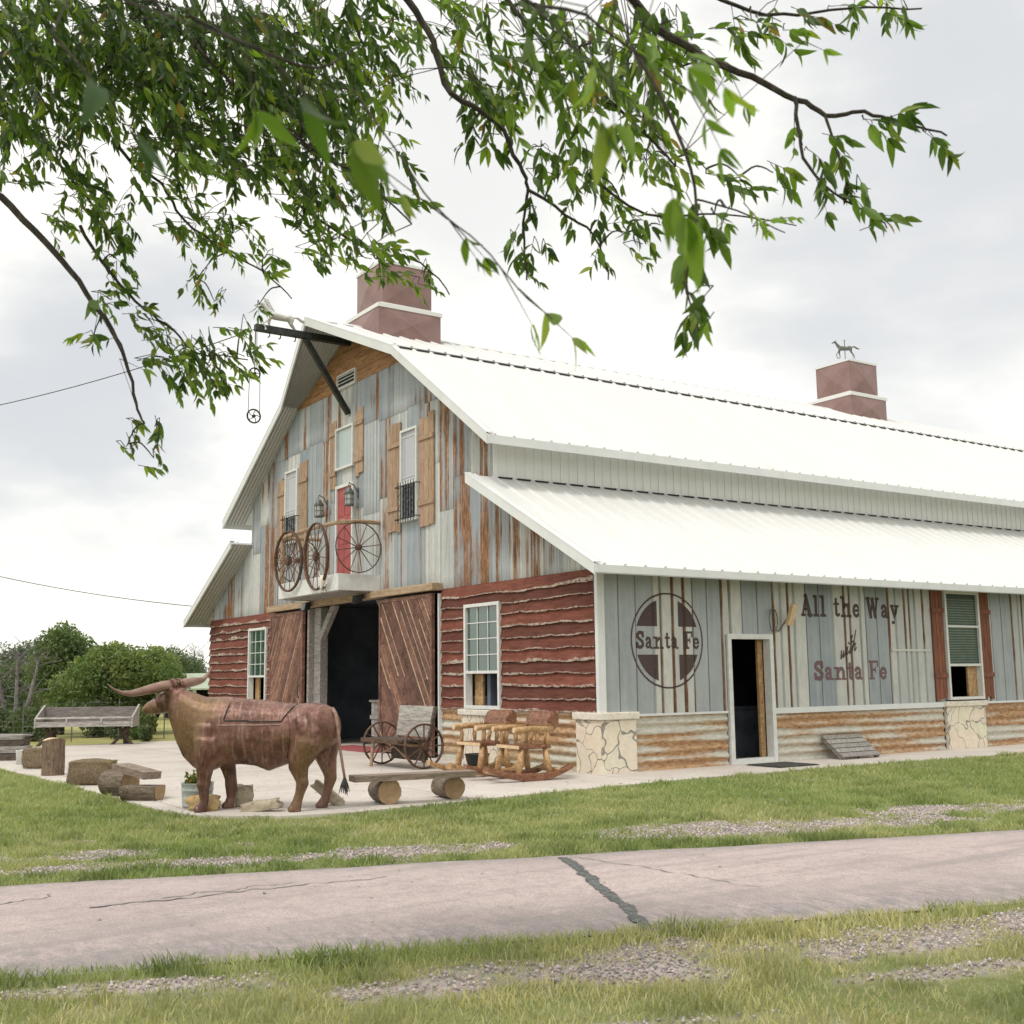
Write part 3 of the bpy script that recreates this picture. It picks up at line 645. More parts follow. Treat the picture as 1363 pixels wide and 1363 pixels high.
for i in range(len(PROF)-1):
    p, q_ = PROF[i], PROF[i+1]
    if q_[0]-p[0] < 1e-4: continue
    ym = (p[0]+q_[0])/2
    spans = [(.85, 3.33)]
    if DOOR[0] < ym < DOOR[1]: spans = [(DOOR[2]+.02, 3.33)]
    if WS[0] < ym < WS[1]: spans = [(WS[3]-.02, 3.33)]
    for z0, z1 in spans:
        nz = 8 if z1-z0 > 1.5 else 3; R2 = []; C2 = []
        for j in range(nz+1):
            z = z0+(z1-z0)*j/nz; m_ = .55*mnoise.noise(Vector((ym*3.1, z*1.5, 4)))
            lowk = 1.0
            if 6.84 < ym < 8.0 and z < 1.9: lowk = .35     # newer patch under the old ribbed sheets
            R2.append([(p[1], p[0], z), (q_[1], q_[0], z)]); kd = max(.25, 1+1.1*m_); C2.append([(max(0, min(1, p[2]*lowk+m_*.6)), p[3]*(1+.5*m_), min(1, p[4]*lowk*kd)), (max(0, min(1, q_[2]*lowk+m_*.6)), q_[3]*(1+.5*m_), min(1, q_[4]*lowk*kd))])
        b.sheet([r[::-1] for r in R2], [r[::-1] for r in C2])
b.build('side_cladding', 'sheet', barn)
b = MB(); b.box(.036, 6.86, 1.86, .050, 7.98, 1.90, (.35, .9, 0)); b.build('patch_flashing', 'sheet', barn)
b = MB()
for z0, z1, gaps in ((0, WS[2], [(DOOR[0], DOOR[1])]), (WS[2], DOOR[2], [(DOOR[0], DOOR[1]), (WS[0], WS[1])]), (DOOR[2], WS[3], [(WS[0], WS[1])]), (WS[3], 3.25, [])):
    y0 = .09
    for ga, gb in gaps+[(L, L)]: b.box(-.09, y0, z0, -.01, ga, z1); y0 = gb
b.build('side_wall_core', 'black', barn)
# corner posts and white jambs
b = MB(); b.box(-.03, -.074, .915, .045, .008, 3.14); b.box(.036, .0, .915, .050, .06, 3.24); b.box(-4.81, -.10, 0, -4.765, -.02, 3.05); b.build('corner_trim', 'trim', barn)
# ---- roofs
def slab(name, x0, z0, x1, z1, ya0, ya1, yb, th=.05, ribs=True, first=0.0):
    "sloping sheet from eave (x0,z0) up to (x1,z1); front edge at ya0 / ya1"
    b = MB(); d = Vector((x1-x0, 0, z1-z0)); nn = Vector((-d.z, 0, d.x)).normalized()
    if nn.z < 0: nn = -nn
    P0 = [Vector((x0, ya0, z0)), Vector((x1, ya1, z1)), Vector((x1, yb, z1)), Vector((x0, yb, z0))]
    b.prism([p-nn*th for p in P0], nn*th)
    if ribs:
        y = math.ceil((ya0+.15)/.4)*.4+first
        lim = max(ya0, ya1)
        yy = min(ya0, ya1)+.06
        y = math.ceil(yy/.4)*.4
        while y < yb-.05:
            p, q_ = Vector((x0, y, z0)), Vector((x1, y, z1))
            if y < lim+.02:      # rib begins part way where the sheet widens to its prow
                t = (y-.05-ya0)/(ya1-ya0) if abs(ya1-ya0) > 1e-6 else 0
                t = min(1, max(0, t))
                if ya1 < ya0: p = p.lerp(q_, min(.98, t))
                else: q_ = p.lerp(q_, t)
            if (q_-p).length > .15:
                e = Vector((0, 1, 0)); b.add([p-e*.035, p+e*.035, p+e*.016+nn*.032, p-e*.016+nn*.032, q_-e*.035, q_+e*.035, q_+e*.016+nn*.032, q_-e*.016+nn*.032],
                      [(0, 1, 2, 3), (7, 6, 5, 4), (0, 4, 5, 1), (1, 5, 6, 2), (2, 6, 7, 3), (3, 7, 4, 0)])
            y += .4
    return b.build(name, 'roof', barn)
OP, OB, OE, O1 = 1.11, .47, .55, .57
def mir(x): return 2*MX-x
for sgn in (0, 1):
    f = (lambda x: x) if sgn == 0 else mir
    slab('lower_roof', f(.65), 3.11, f(-Cc+.02), lowroof(-Cc+.02), -O1, -O1, L)
    slab('main_roof', f(-Cc+.70), 5.62, f(MX+2.876), 8.09, -OE, -OB, L)
    slab('upper_roof', f(MX+2.80), 8.17, f(MX), 9.35+.02, -OB-.02, -OP, L)
    b = MB()
    for x0, z0, x1, z1, y0, y1, h in ((.66, 3.11, -Cc+.02, lowroof(-Cc+.02), -O1, -O1, .15), (-Cc+.71, 5.62, MX+2.876, 8.09, -OE, -OB, .17), (MX+2.876, 8.10, MX, 9.37, -OB, -OP, .17)):
        a, c = Vector((f(x0), y0-.03, z0)), Vector((f(x1), y1-.03, z1)); up = Vector((0, 0, 1))
        b.prism([a+up*.035, a-up*h, c-up*h, c+up*.035], (0, .035, 0))
        b.prism([a+up*.035+Vector((0, -.004, 0)), a+up*.015+Vector((0, -.004, 0)), c+up*.015+Vector((0, -.004, 0)), c+up*.035+Vector((0, -.004, 0))], (0, .12, .012))
    b.box(f(.652), -O1-.01, 2.985, f(.682), L, 3.10); b.box(f(.62), -O1-.01, 2.98, f(.682), L, 2.99)
    b.box(f(-Cc+.702), -OE-.01, 5.46, f(-Cc+.735), L, 5.61)
    b.build('rake_and_eave_trim', 'trim', barn)
    # dark foam closures under the laps, between the ribs
    b = MB(); b9 = MB(); y = -.35
    while y < L-.5:
        b.box(f(MX+2.885), y+.045, 8.085, f(MX+2.83), y+.355, 8.125)
        b9.box(f(-Cc+.075), y+.045, lowroof(-Cc+.07)+.004, f(-Cc+.03), y+.33, lowroof(-Cc+.07)+.035) if y > -.1 else None
        y += .4
    b.build1('closure_strip', 'black', barn); b9.build1('closure_strip', 'black', barn)
    # clerestory wall with vertical ribs
    b = MB(); xw = f(-Cc); b.box(xw-.04, .0, 4.9, xw, L, 5.98); y = .1
    o = 1 if sgn == 0 else -1; bx = xw if sgn == 0 else xw-.04
    while y < L: b.box(bx, y, 4.95, bx+o*.022, y+.045, 5.9); y += .2
    b.box(bx, -.005, 5.0, bx+o*.03, .09, 6.0); b.build('clerestory_wall', 'liftwhite', barn)
    # corrugated soffits under the front overhangs
    def soff(x0, z0, x1, z1, y0, y1, nm):
        b = MB(); d = Vector((x1-x0, 0, z1-z0)); nn = Vector((-d.z, 0, d.x)).normalized()
        if nn.z > 0: nn = -nn
        n = int(max(abs(y0), abs(y1))/.085)*8; rows = []; cr = []
        for i in range(n+1):
            t = i/n; off = nn*(.060+.030*math.cos(t*n/8*2*math.pi)); k = .5+.5*math.cos(t*n/8*2*math.pi)
            a = Vector((x0, y0*t, z0))+off; c = Vector((x1, y1*t, z1))+off; rows.append([a.lerp(c, j/6) for j in range(7)]); cr.append([(.25+.15*k, .9-.3*k, .32*k)]*7)  # tone stripes painted along the folds stand in for their shading
        b.sheet(rows, cr); return b.build(nm, 'sheet', barn, smooth=True)
    soff(f(.62), 3.11+.012, f(-Cc+.02), lowroof(-Cc+.02), -O1, -O1, 'soffit')
    soff(f(-Cc+.67), 5.64, f(MX+2.876), 8.09, -OE, -OB, 'soffit'); soff(f(MX+2.876), 8.10, f(MX), 9.36, -OB, -OP, 'soffit')
b = MB(); b.prism([(MX-.16, 0, 9.31), (MX, 0, 9.385), (MX+.16, 0, 9.31), (MX+.16, 0, 9.33), (MX, 0, 9.41), (MX-.16, 0, 9.33)], (0, L, 0)); o = b.build('ridge_cap', 'roof', barn); o.location = (0, -.9, 0)
# back wall and interior
b = MB(); b.box(-Wd+.05, L-.1, 0, -.05, L, 3.2); b.box(-Wd+Cc, L-.1, 3.2, -Cc, L, 5.9)
b.prism([(MX-5.8, L-.1, 5.9), (MX+5.8, L-.1, 5.9), (MX+2.8, L-.1, 7.98), (MX, L-.1, 9.2), (MX-2.8, L-.1, 7.98)], (0, .1, 0)); b.build('rear_wall', 'sheet', barn)
b = MB(); b.box(-Wd, .1, 0, -Wd+.08, L, 3.2); b.build('far_side_wall', 'sheet', barn)
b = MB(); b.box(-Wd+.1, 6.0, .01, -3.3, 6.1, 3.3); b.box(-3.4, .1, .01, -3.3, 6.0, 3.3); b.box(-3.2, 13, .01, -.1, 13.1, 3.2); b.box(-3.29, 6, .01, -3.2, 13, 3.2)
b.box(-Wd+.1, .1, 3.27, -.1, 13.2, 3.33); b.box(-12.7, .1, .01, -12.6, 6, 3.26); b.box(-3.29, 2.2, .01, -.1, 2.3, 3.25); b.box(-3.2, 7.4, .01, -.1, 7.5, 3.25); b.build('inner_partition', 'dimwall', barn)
# brown boards at the gable peak
b = MB()
for k in range(4):
    z0 = 7.98+k*.27; z1 = z0+.262; h0 = min(2.876, (9.22-z0)/.4385); h1 = max(0, (9.22-z1)/.4385)
    b.prism([(MX-h0-.3*(k == 0), -.045, z0), (MX+h0+.0, -.045, z0), (MX+h1, -.045, z1), (MX-h1, -.045, z1)], (0, .03, 0), tone(.8, 1.15))
b.build('gable_board', 'gableboard', barn)
# ---- timber header over the doors, jambs, brackets
b = MB(); b.box(-12.95, -.26, 3.11, -4.74, -.02, 3.25); b.build('door_header', 'timber', barn, bevel=.01)
b = MB(); b.box(-10.82, -.10, 0, -10.72, .16, 3.1); b.box(-10.7, .02, 0, -10.35, .2, 3.1); b.prism([(-10.35, .02, 2.35), (-10.35, .02, 2.58), (-9.85, .02, 3.1), (-9.6, .02, 3.1)], (0, .12, 0))
b.prism([(-7.07, .02, 2.55), (-7.07, .02, 2.75), (-7.4, .02, 3.1), (-7.6, .02, 3.1)], (0, .12, 0)); b.build('door_jamb', 'greywood', barn)
# sliding doors
def clip(poly, x0, z0, x1, z1):
    for ax2, lim, sg in ((0, x0, 1), (0, x1, -1), (1, z0, 1), (1, z1, -1)):
        out = []
        for i in range(len(poly)):
            a, c = poly[i], poly[(i+1) % len(poly)]; da, dc = (a[ax2]-lim)*sg, (c[ax2]-lim)*sg
            if da >= 0: out.append(a)
            if (da > 0 and dc < 0) or (da < 0 and dc > 0): t = da/(da-dc); out.append((a[0]+(c[0]-a[0])*t, a[1]+(c[1]-a[1])*t))
        poly = out
        if not poly: return []
    return poly
def slide_door(x0, x1, slope, lbl, rnd):
    fr = MB(); z1 = 3.06; y0 = -.19
    for bx in ((x0, x0+.07, .03, z1), (x1-.07, x1, .03, z1), (x0+.07, x1-.07, .03, .10), (x0+.07, x1-.07, z1-.07, z1)): fr.box(bx[0], y0-.015, bx[2], bx[1], y0+.055, bx[3])
    o = fr.build('sliding_door', 'doorwood', barn); o['label'] = lbl
    p_ = MB(); e_ = MB(); w = .16; h = (x1-x0)*2.6+4; k = -4.5
    while k < 5:
        tn = rnd.uniform(.62, 1.4); w = rnd.uniform(.13, .24); q4 = [(x0+k, 0), (x0+k+w*1.15, 0), (x0+k+w*1.15+3.1*slope, 3.1), (x0+k+3.1*slope, 3.1)]
        c = clip(q4, x0+.07, .10, x1-.07, z1-.07); dp = rnd.uniform(0, .012)
        if len(c) > 2: p_.prism([(x, y0-dp*.6, z) for x, z in c], (0, .03, 0), (tn, tn*.98, tn*rnd.uniform(.92, 1.05)))
        for _w in range(rnd.choice([0, 1, 1, 2])):
            s0 = rnd.uniform(0, .5); s1 = s0+rnd.uniform(.35, 1.5); ew = rnd.uniform(.006, .026)
            q4 = [(x0+k+3.1*slope*s0, 3.1*s0), (x0+k+ew+3.1*slope*s0, 3.1*s0), (x0+k+ew+3.1*slope*s1, 3.1*s1), (x0+k+3.1*slope*s1, 3.1*s1)]
            c = clip(q4, x0+.07, .10, x1-.07, z1-.07)
            if len(c) > 2: e_.prism([(x, y0-.014, z) for x, z in c], (0, .02, 0), tone(.8, 1.1))
        k += w*1.15+.009
    p_.build('plank', 'doorwood', o); e_.build('worn_edge', 'doorwear', o)
    hd = MB(); hx = x1-.12 if slope > 0 else x0+.12; hd.tube([(hx, y0-.02, 1.05), (hx, y0-.07, 1.1), (hx, y0-.07, 1.3), (hx, y0-.02, 1.35)], .012, 6); hd.build('handle', 'iron', o)
slide_door(-12.85, -10.86, .58, 'left sliding barn door of upward slanting brown planks', random.Random(2))
slide_door(-7.02, -4.86, -.66, 'right sliding barn door with pale worn slanting plank edges', random.Random(9))
# ---- windows
def framed(name, x0, x1, z0, z1, w=.05, y0=-.085, y1=.0, mid=None, parent=barn, ax='x', mat='white', wall=0.):
    b = MB()
    def bb(a0, b0, a1, b1, yy0, yy1):
        if ax == 'x': b.box(a0, yy0, b0, a1, yy1, b1)
        else: b.box(-yy0, a0, b0, -yy1, a1, b1)
    bb(x0, z0, x0+w, z1, y0, y1); bb(x1-w, z0, x1, z1, y0, y1); bb(x0+w, z0, x1-w, z0+w, y0, y1); bb(x0+w, z1-w, x1-w, z1, y0, y1)
    if mid: bb(x0+w, mid-.025, x1-w, mid+.025, y0+.01, y1)
    return b.build(name, mat, parent, bevel=.004)
def pbox(name, x0, x1, z0, z1, y0, y1, mat, parent, ax='x'):
    b = MB()
    if ax == 'x': b.box(x0, y0, z0, x1, y1, z1)
    else: b.box(-y0, x0, z0, -y1, x1, z1)
    return b.build(name, mat, parent)
def muntins(x0, x1, z0, z1, nx_, nz_, y, parent, ax='x', w=.016, mat='white'):
    b = MB()
    for i in range(1, nx_):
        x = x0+(x1-x0)*i/nx_
        b.box(x-w/2, y, z0, x+w/2, y+.012, z1) if ax == 'x' else b.box(-y, x-w/2, z0, -y-.012, x+w/2, z1)
    for i in range(1, nz_):
        z = z0+(z1-z0)*i/nz_
        b.box(x0, y+.002, z-w/2, x1, y+.010, z+w/2) if ax == 'x' else b.box(-y-.002, x0, z-w/2, -y-.010, x1, z+w/2)
    return b.build('muntin', mat, parent)
for w in (WR, WL):
    o = framed('window', w[0], w[1], WZ[0]+.005, WZ[1], .06, -.10, .05, 1.56); o['label'] = 'white window with green upper pane and open dark lower sash'
    pbox('pane', w[0]+.06, w[1]-.06, 1.585, WZ[1]-.06, -.045, -.03, 'greenpane', o); muntins(w[0]+.06, w[1]-.06, 1.585, WZ[1]-.06, 3, 4, -.062, o)
    pbox('inner_jamb', w[0]+.06, w[0]+.34, .97, 1.53, .10, .14, 'honey', o)
o = framed('window', WS[0], WS[1], WS[2], WS[3], .055, -.10, .05, 1.60, ax='y'); o['label'] = 'white side window with closed slatted blind above open sash'
pbox('pane', WS[0]+.06, WS[1]-.06, 1.63, WS[3]-.05, -.05, -.035, 'blindpane', o, 'y')
b = MB(); z = 1.66
while z < 2.9: b.box(.0505, WS[0]+.07, z, .056, WS[1]-.07, z+.024); z += .05
b.build('blind', 'slat', o); b = MB(); b.box(.052, WS[0]+.055, 2.33, .085, WS[1]-.055, 2.37); b.build('meeting_rail', 'white', o)
pbox('inner_jamb', WS[1]-.35, WS[1]-.06, .99, 1.57, .02, .06, 'honey', o, 'y')
# loft windows
def guard(x0, x1, z0, z1, parent):
    b = MB()
    for i in range(7): x = x0+(x1-x0)*i/6; b.tube([(x, -.15, z0-.02), (x, -.15, z1+.02)], .009, 5)
    for z in (z0+.06, z1-.06): b.tube([(x0-.12, -.05, z), (x0-.12, -.155, z), (x1+.12, -.155, z), (x1+.12, -.05, z)], .011, 5)
    for s in range(4):
        cx_ = x0+(x1-x0)*(s+.5)/4; b.tube([(cx_+.05*math.sin(t*1.3), -.152, z0+.1+(z1-z0-.2)*t/12) for t in range(13)], .006, 4)
    b.build('window_guard', 'iron', parent)
for x0, x1, z0, zm, z1 in ((-6.34, -5.64, 4.58, 5.36, 6.47), (-12.32, -11.56, 4.74, 5.42, 6.54)):
    o = framed('window', x0, x1, z0, z1, .05, -.10, -.01, zm); o['label'] = 'tall white loft window with iron bars over its lower half'
    pbox('pane', x0+.05, x1-.05, zm+.025, z1-.05, -.055, -.045, 'lilacpane', o); pbox('pane', x0+.05, x1-.05, z0+.05, zm-.025, -.055, -.045, 'darkpane', o)
    b = MB(); b.box(x0+.13, -.066, zm+.03, x0+.142, -.058, z1-.05); b.box(x1-.142, -.066, zm+.03, x1-.13, -.058, z1-.05); b.box(x0+.05, -.067, z1-.17, x1-.05, -.059, z1-.158); b.box(x0+.05, -.067, zm+.12, x1-.05, -.059, zm+.132); b.build('muntin', 'white', o)
    guard(x0+.03, x1-.03, z0, zm, o)
o = framed('window', -9.43, -8.53, 6.12, 7.08, .05, -.10, -.01); o['label'] = 'small pale window above the red loft door'
pbox('pane', -9.38, -8.58, 6.17, 7.03, -.055, -.045, 'palepane', o)
# shutters: three boards and two battens each
def shutter(a0, a1, z0, z1, mat='shutter', ax='x', nb=3, wall=-.035, lbl=None):
    s_ = MB(); bw = (a1-a0)/nb; rn = random.Random(int(abs(a0)*100))
    for i in range(nb):
        zz0, zz1 = z0+rn.uniform(-.05, .05), z1+rn.uniform(-.05, .05); t = tone(.85, 1.15)
        if ax == 'x': s_.box(a0+bw*i+.004, wall-.025, zz0, a0+bw*(i+1)-.004, wall, zz1, t)
        else: s_.box(-wall, a0+bw*i+.004, zz0, -wall+.025, a0+bw*(i+1)-.004, zz1, t)
    o = s_.build('shutter', mat, barn)
    if lbl: o['label'] = lbl
    k = MB(); h = z1-z0
    for zc in (z0+h*.22, z0+h*.80):
        if ax == 'x': k.box(a0-.01, wall-.052, zc-.045, a1+.01, wall-.026, zc+.045)
        else: k.box(-wall+.026, a0-.01, zc-.045, -wall+.052, a1+.01, zc+.045)
    k.build('batten', mat, o)
shutter(-6.92, -6.38, 4.40, 6.68); shutter(-5.60, -5.02, 4.38, 6.62); shutter(-12.86, -12.36, 4.5, 6.42); shutter(-11.52, -11.04, 4.5, 6.62)
shutter(-9.78, -9.46, 5.72, 7.32, nb=2); shutter(-8.49, -8.10, 5.90, 7.32, nb=2)
shutter(8.08, 8.42, .93, 3.08, 'shutter_red', 'y', 3, -.036, 'dark red board shutter'); shutter(9.58, 9.92, .93, 3.08, 'shutter_red', 'y', 3, -.036, 'dark red board shutter')
# loft door
o = framed('loft_door', -9.40, -8.50, 3.60, 5.76, .07, -.10, -.01); o['label'] = 'narrow red door opening onto the balcony'
pbox('leaf', -9.33, -8.57, 3.62, 5.69, -.06, -.04, 'reddoor', o)
b = MB()
for z0, z1 in ((3.75, 4.3), (4.42, 4.95), (5.05, 5.6)): b.box(-9.25, -.068, z0, -8.98, -.0605, z1); b.box(-8.92, -.068, z0, -8.65, -.0605, z1)
b.build('door_panel', 'reddoor', o, bevel=.01)
# louvre
o = framed('louvre_vent', -9.40, -8.46, 7.97, 8.32, .035, -.09, -.01)
pbox('backing', -9.36, -8.5, 8.0, 8.29, -.055, -.05, 'black', o)
b = MB()
for z in (8.03, 8.11, 8.19, 8.26): b.prism([(-9.365, -.06, z+.018), (-9.365, -.085, z-.015), (-9.365, -.083, z-.02), (-9.365, -.058, z+.010)], (.87, 0, 0))
b.build('slat', 'white', o)
# side doorway
o = framed('side_doorway', DOOR[0], DOOR[1], 0.0, DOOR[2]+.04, .085, -.075, .09, ax='y'); o['label'] = 'white framed side doorway standing open on a dark room'
pbox('inner_jamb', DOOR[1]-.20, DOOR[1]-.087, .03, 2.05, .11, .16, 'honey', o, 'y')
# ---- balcony
b = MB(); b.box(-10.4, -1.0, 3.26, -7.28, -.03, 3.6); o = b.build('balcony', 'white', barn, bevel=.01); o['label'] = 'white boxed balcony slab over the barn door'
b = MB(); b.box(-10.3, -.92, 3.235, -7.38, -.05, 3.257); b.build('underside', 'greywood', o)
b = MB(); b.tube([(-7.36, -.04, 4.70), (-7.34, -.5, 4.70), (-7.36, -.96, 4.66)], [.05, .045, .055], 7, jitter=.1); b.tube([(-7.34, -.97, 4.66), (-8.8, -.99, 4.67), (-10.3, -.97, 4.64)], [.045, .04, .05], 7, jitter=.1)
b.tube([(-10.3, -.97, 4.64), (-10.3, -.04, 4.66)], .045, 7); b.build('rail', 'timber', o)
b = MB(); b.tube([(-8.95, -.97, 3.6), (-8.95, -.97, 4.64)], .05, 7, jitter=.08); b.tube([(-10.3, -.96, 3.6), (-10.3, -.96, 4.64)], .055, 7); b.build('post', 'timber', o)
# ---- painted emblem and lettering on the side wall
def polyd(X_, Z_, pts):
    d = np.full(X_.shape, 9.)
    for (x0, z0), (x1, z1) in zip(pts[:-1], pts[1:]):
        dx, dz = x1-x0, z1-z0; l2 = dx*dx+dz*dz+1e-12; t = np.clip(((X_-x0)*dx+(Z_-z0)*dz)/l2, 0, 1)
        d = np.minimum(d, np.hypot(X_-x0-t*dx, Z_-z0-t*dz))
    return d
el = lambda cx, cz, rx, rz, a0, a1: [(cx+rx*math.cos(R(a)), cz+rz*math.sin(R(a))) for a in np.linspace(a0, a1, 16)]
nbase = [('r', .12, 0, .31, .62), ('r', 0, 0, .42, .12), ('r', .47, 0, .86, .12), ('r', .56, 0, .75, .45), ('l', [(.3, .46), (.42, .59), (.56, .59), (.655, .46)], .17)]
GL = {'S': (.74, [('l', [(.62,.70),(.58,.83),(.46,.9),(.28,.9),(.15,.81),(.14,.68),(.25,.57),(.48,.46),(.60,.34),(.58,.18),(.45,.1),(.26,.1),(.13,.18),(.10,.3)], .2), ('r', .58,.66,.70,.99), ('r', .02,.01,.13,.38)]),
 'a': (.70, [('l', [(.12,.50),(.2,.6),(.34,.61),(.44,.52),(.44,.12)], .17), ('r', .44,0,.68,.13), ('l', [(.44,.37),(.26,.35),(.13,.27),(.12,.16),(.22,.08),(.36,.11),(.44,.2)], .15)]),
 'n': (.90, [('r', 0,.56,.3,.68)]+nbase), 'h': (.90, [('r', .12,.5,.31,1), ('r', 0,.88,.3,1)]+nbase),
 't': (.50, [('r', .12,.1,.31,.9), ('r', 0,.56,.46,.68), ('l', [(.21,.13),(.3,.07),(.43,.13)], .14)]),
 'F': (.80, [('r', .1,0,.33,1), ('r', 0,0,.46,.12), ('r', 0,.88,.77,1), ('r', .67,.66,.78,1), ('r', .3,.45,.56,.57), ('r', .48,.35,.58,.67)]),
 'e': (.66, [('l', el(.32,.33,.21,.26,4,322), .16), ('r', .14,.28,.6,.40)]),
 'A': (.96, [('l', [(.15,.06),(.42,.95)], .13), ('l', [(.46,.95),(.74,.06)], .24), ('r', .25,.28,.64,.4), ('r', 0,0,.34,.12), ('r', .54,0,.96,.12), ('r', .26,.88,.55,1)]),
 'l': (.48, [('r', .12,0,.33,1), ('r', 0,0,.45,.12), ('r', 0,.88,.3,1)]),
 'W': (1.18, [('l', [(.18,.93),(.38,.07)], .22), ('l', [(.38,.07),(.57,.88)], .12), ('l', [(.57,.88),(.77,.07)], .22), ('l', [(.77,.07),(.96,.93)], .12), ('r', 0,.88,.38,1), ('r', .80,.88,1.15,1), ('r', .46,.88,.72,1)]),
 'y': (.80, [('l', [(.16,.6),(.38,.08)], .2), ('l', [(.63,.6),(.36,-.18)], .12), ('l', [(.36,-.18),(.17,-.2)], .15), ('r', 0,.56,.34,.68), ('r', .48,.56,.80,.68)]), ' ': (.42, [])}
def in_text(txt, Y_, Z_, y0, z0, width, cap):
    tot = sum(GL[c][0]+.06 for c in txt); sx = width/tot; M_ = np.zeros(Y_.shape, bool); pen = 0
    for c in txt:
        w_, pr = GL[c]; X2 = (Y_-y0)/sx-pen; Z2 = (Z_-z0)/cap
        for p in pr:
            if p[0] == 'r': M_ |= (X2 >= p[1]) & (X2 <= p[3]) & (Z2 >= p[2]) & (Z2 <= p[4])
            else:
                asp = cap/sx; M_ |= polyd(X2, Z2*min(asp, 1.2), [(x, z*min(asp, 1.2)) for x, z in p[1]]) < p[2]/2*1.12
        pen += w_+.06
    return M_
def decal(name, fn, y0, y1, z0, z1, mat, cell=.007):
    ys = np.arange(y0, y1, cell)+cell/2; zs = np.arange(z0, z1, cell)+cell/2; Y_, Z_ = np.meshgrid(ys, zs); M_ = fn(Y_, Z_); b = MB()
    bps = PY[(PY > y0) & (PY < y1)]
    for j in range(len(zs)):
        row = np.concatenate([[0], M_[j].astype(int), [0]]); ch = np.flatnonzero(np.diff(row))
        for s_, e_ in zip(ch[::2], ch[1::2]):
            a, c = y0+s_*cell, y0+e_*cell; cuts = [a]+[float(t) for t in bps if a+1e-4 < t < c-1e-4]+[c]
            zz0, zz1 = zs[j]-cell/2, zs[j]+cell/2
            for p, q_ in zip(cuts[:-1], cuts[1:]):
                x0, x1 = proff(p)+.003, proff(q_)+.003; b.add([(x0, p, zz0), (x1, q_, zz0), (x1, q_, zz1), (x0, p, zz1)], [(0, 1, 2, 3)])
    return b.build(name, mat, barn)
EC = (1.355, 2.02)
def emb(Y_, Z_):
    d = np.hypot(Y_-EC[0], Z_-EC[1]); m_ = (d < .765) & (d > .735)
    qd = (d < .675) & (np.abs(Y_-EC[0]) > .222) & (np.abs(Z_-EC[1]) > .222)
    return m_ | qd
o = decal('painted_emblem', emb, .55, 2.15, 1.2, 2.82, 'paintdark'); o['label'] = 'round emblem with a cross painted in faded brown'
o = decal('painted_lettering', lambda Y_, Z_: in_text('Santa Fe', Y_, Z_, .70, 1.885, 1.36, .285), .66, 2.12, 1.8, 2.25, 'paintdark'); o['label'] = 'Santa Fe lettered across the round emblem'
o = decal('painted_lettering', lambda Y_, Z_: in_text('All the Way', Y_, Z_, 4.46, 2.47, 2.70, .38), 4.4, 7.2, 2.3, 2.95, 'paintdark'); o['label'] = 'All the Way in dark slab letters'
o = decal('painted_lettering', lambda Y_, Z_: in_text('Santa Fe', Y_, Z_, 4.74, 1.345, 2.0, .345), 4.7, 6.8, 1.25, 1.75, 'paintmauve'); o['label'] = 'Santa Fe in faded mauve slab letters'
def scr(Y_, Z_):
    s_ = .30; X2 = (Y_-5.42)/s_; Z2 = (Z_-1.70)/s_-X2*.38; X2 = X2-Z2*.28
    st = [[(0,.5),(.06,.08),(.13,.06),(.23,.40),(.27,.08),(.35,.06),(.47,.52)], [(.60,.5),(.57,.1),(.63,.06),(.72,.2)], [(.92,1.0),(.83,.14),(.90,.06),(.98,.18)], [(.74,.62),(1.04,.66)], [(1.20,1.2),(1.09,.04)], [(1.12,.28),(1.24,.5),(1.31,.42),(1.30,.1),(1.36,.06),(1.46,.16)], [(.625,.70),(.635,.74)]]
    m_ = np.zeros(Y_.shape, bool)
    for p in st: m_ |= polyd(X2, Z2, p) < .055
    return m_
o = decal('painted_lettering', scr, 5.35, 6.1, 1.6, 2.35, 'paintdark', .006); o['label'] = 'the small script word with'
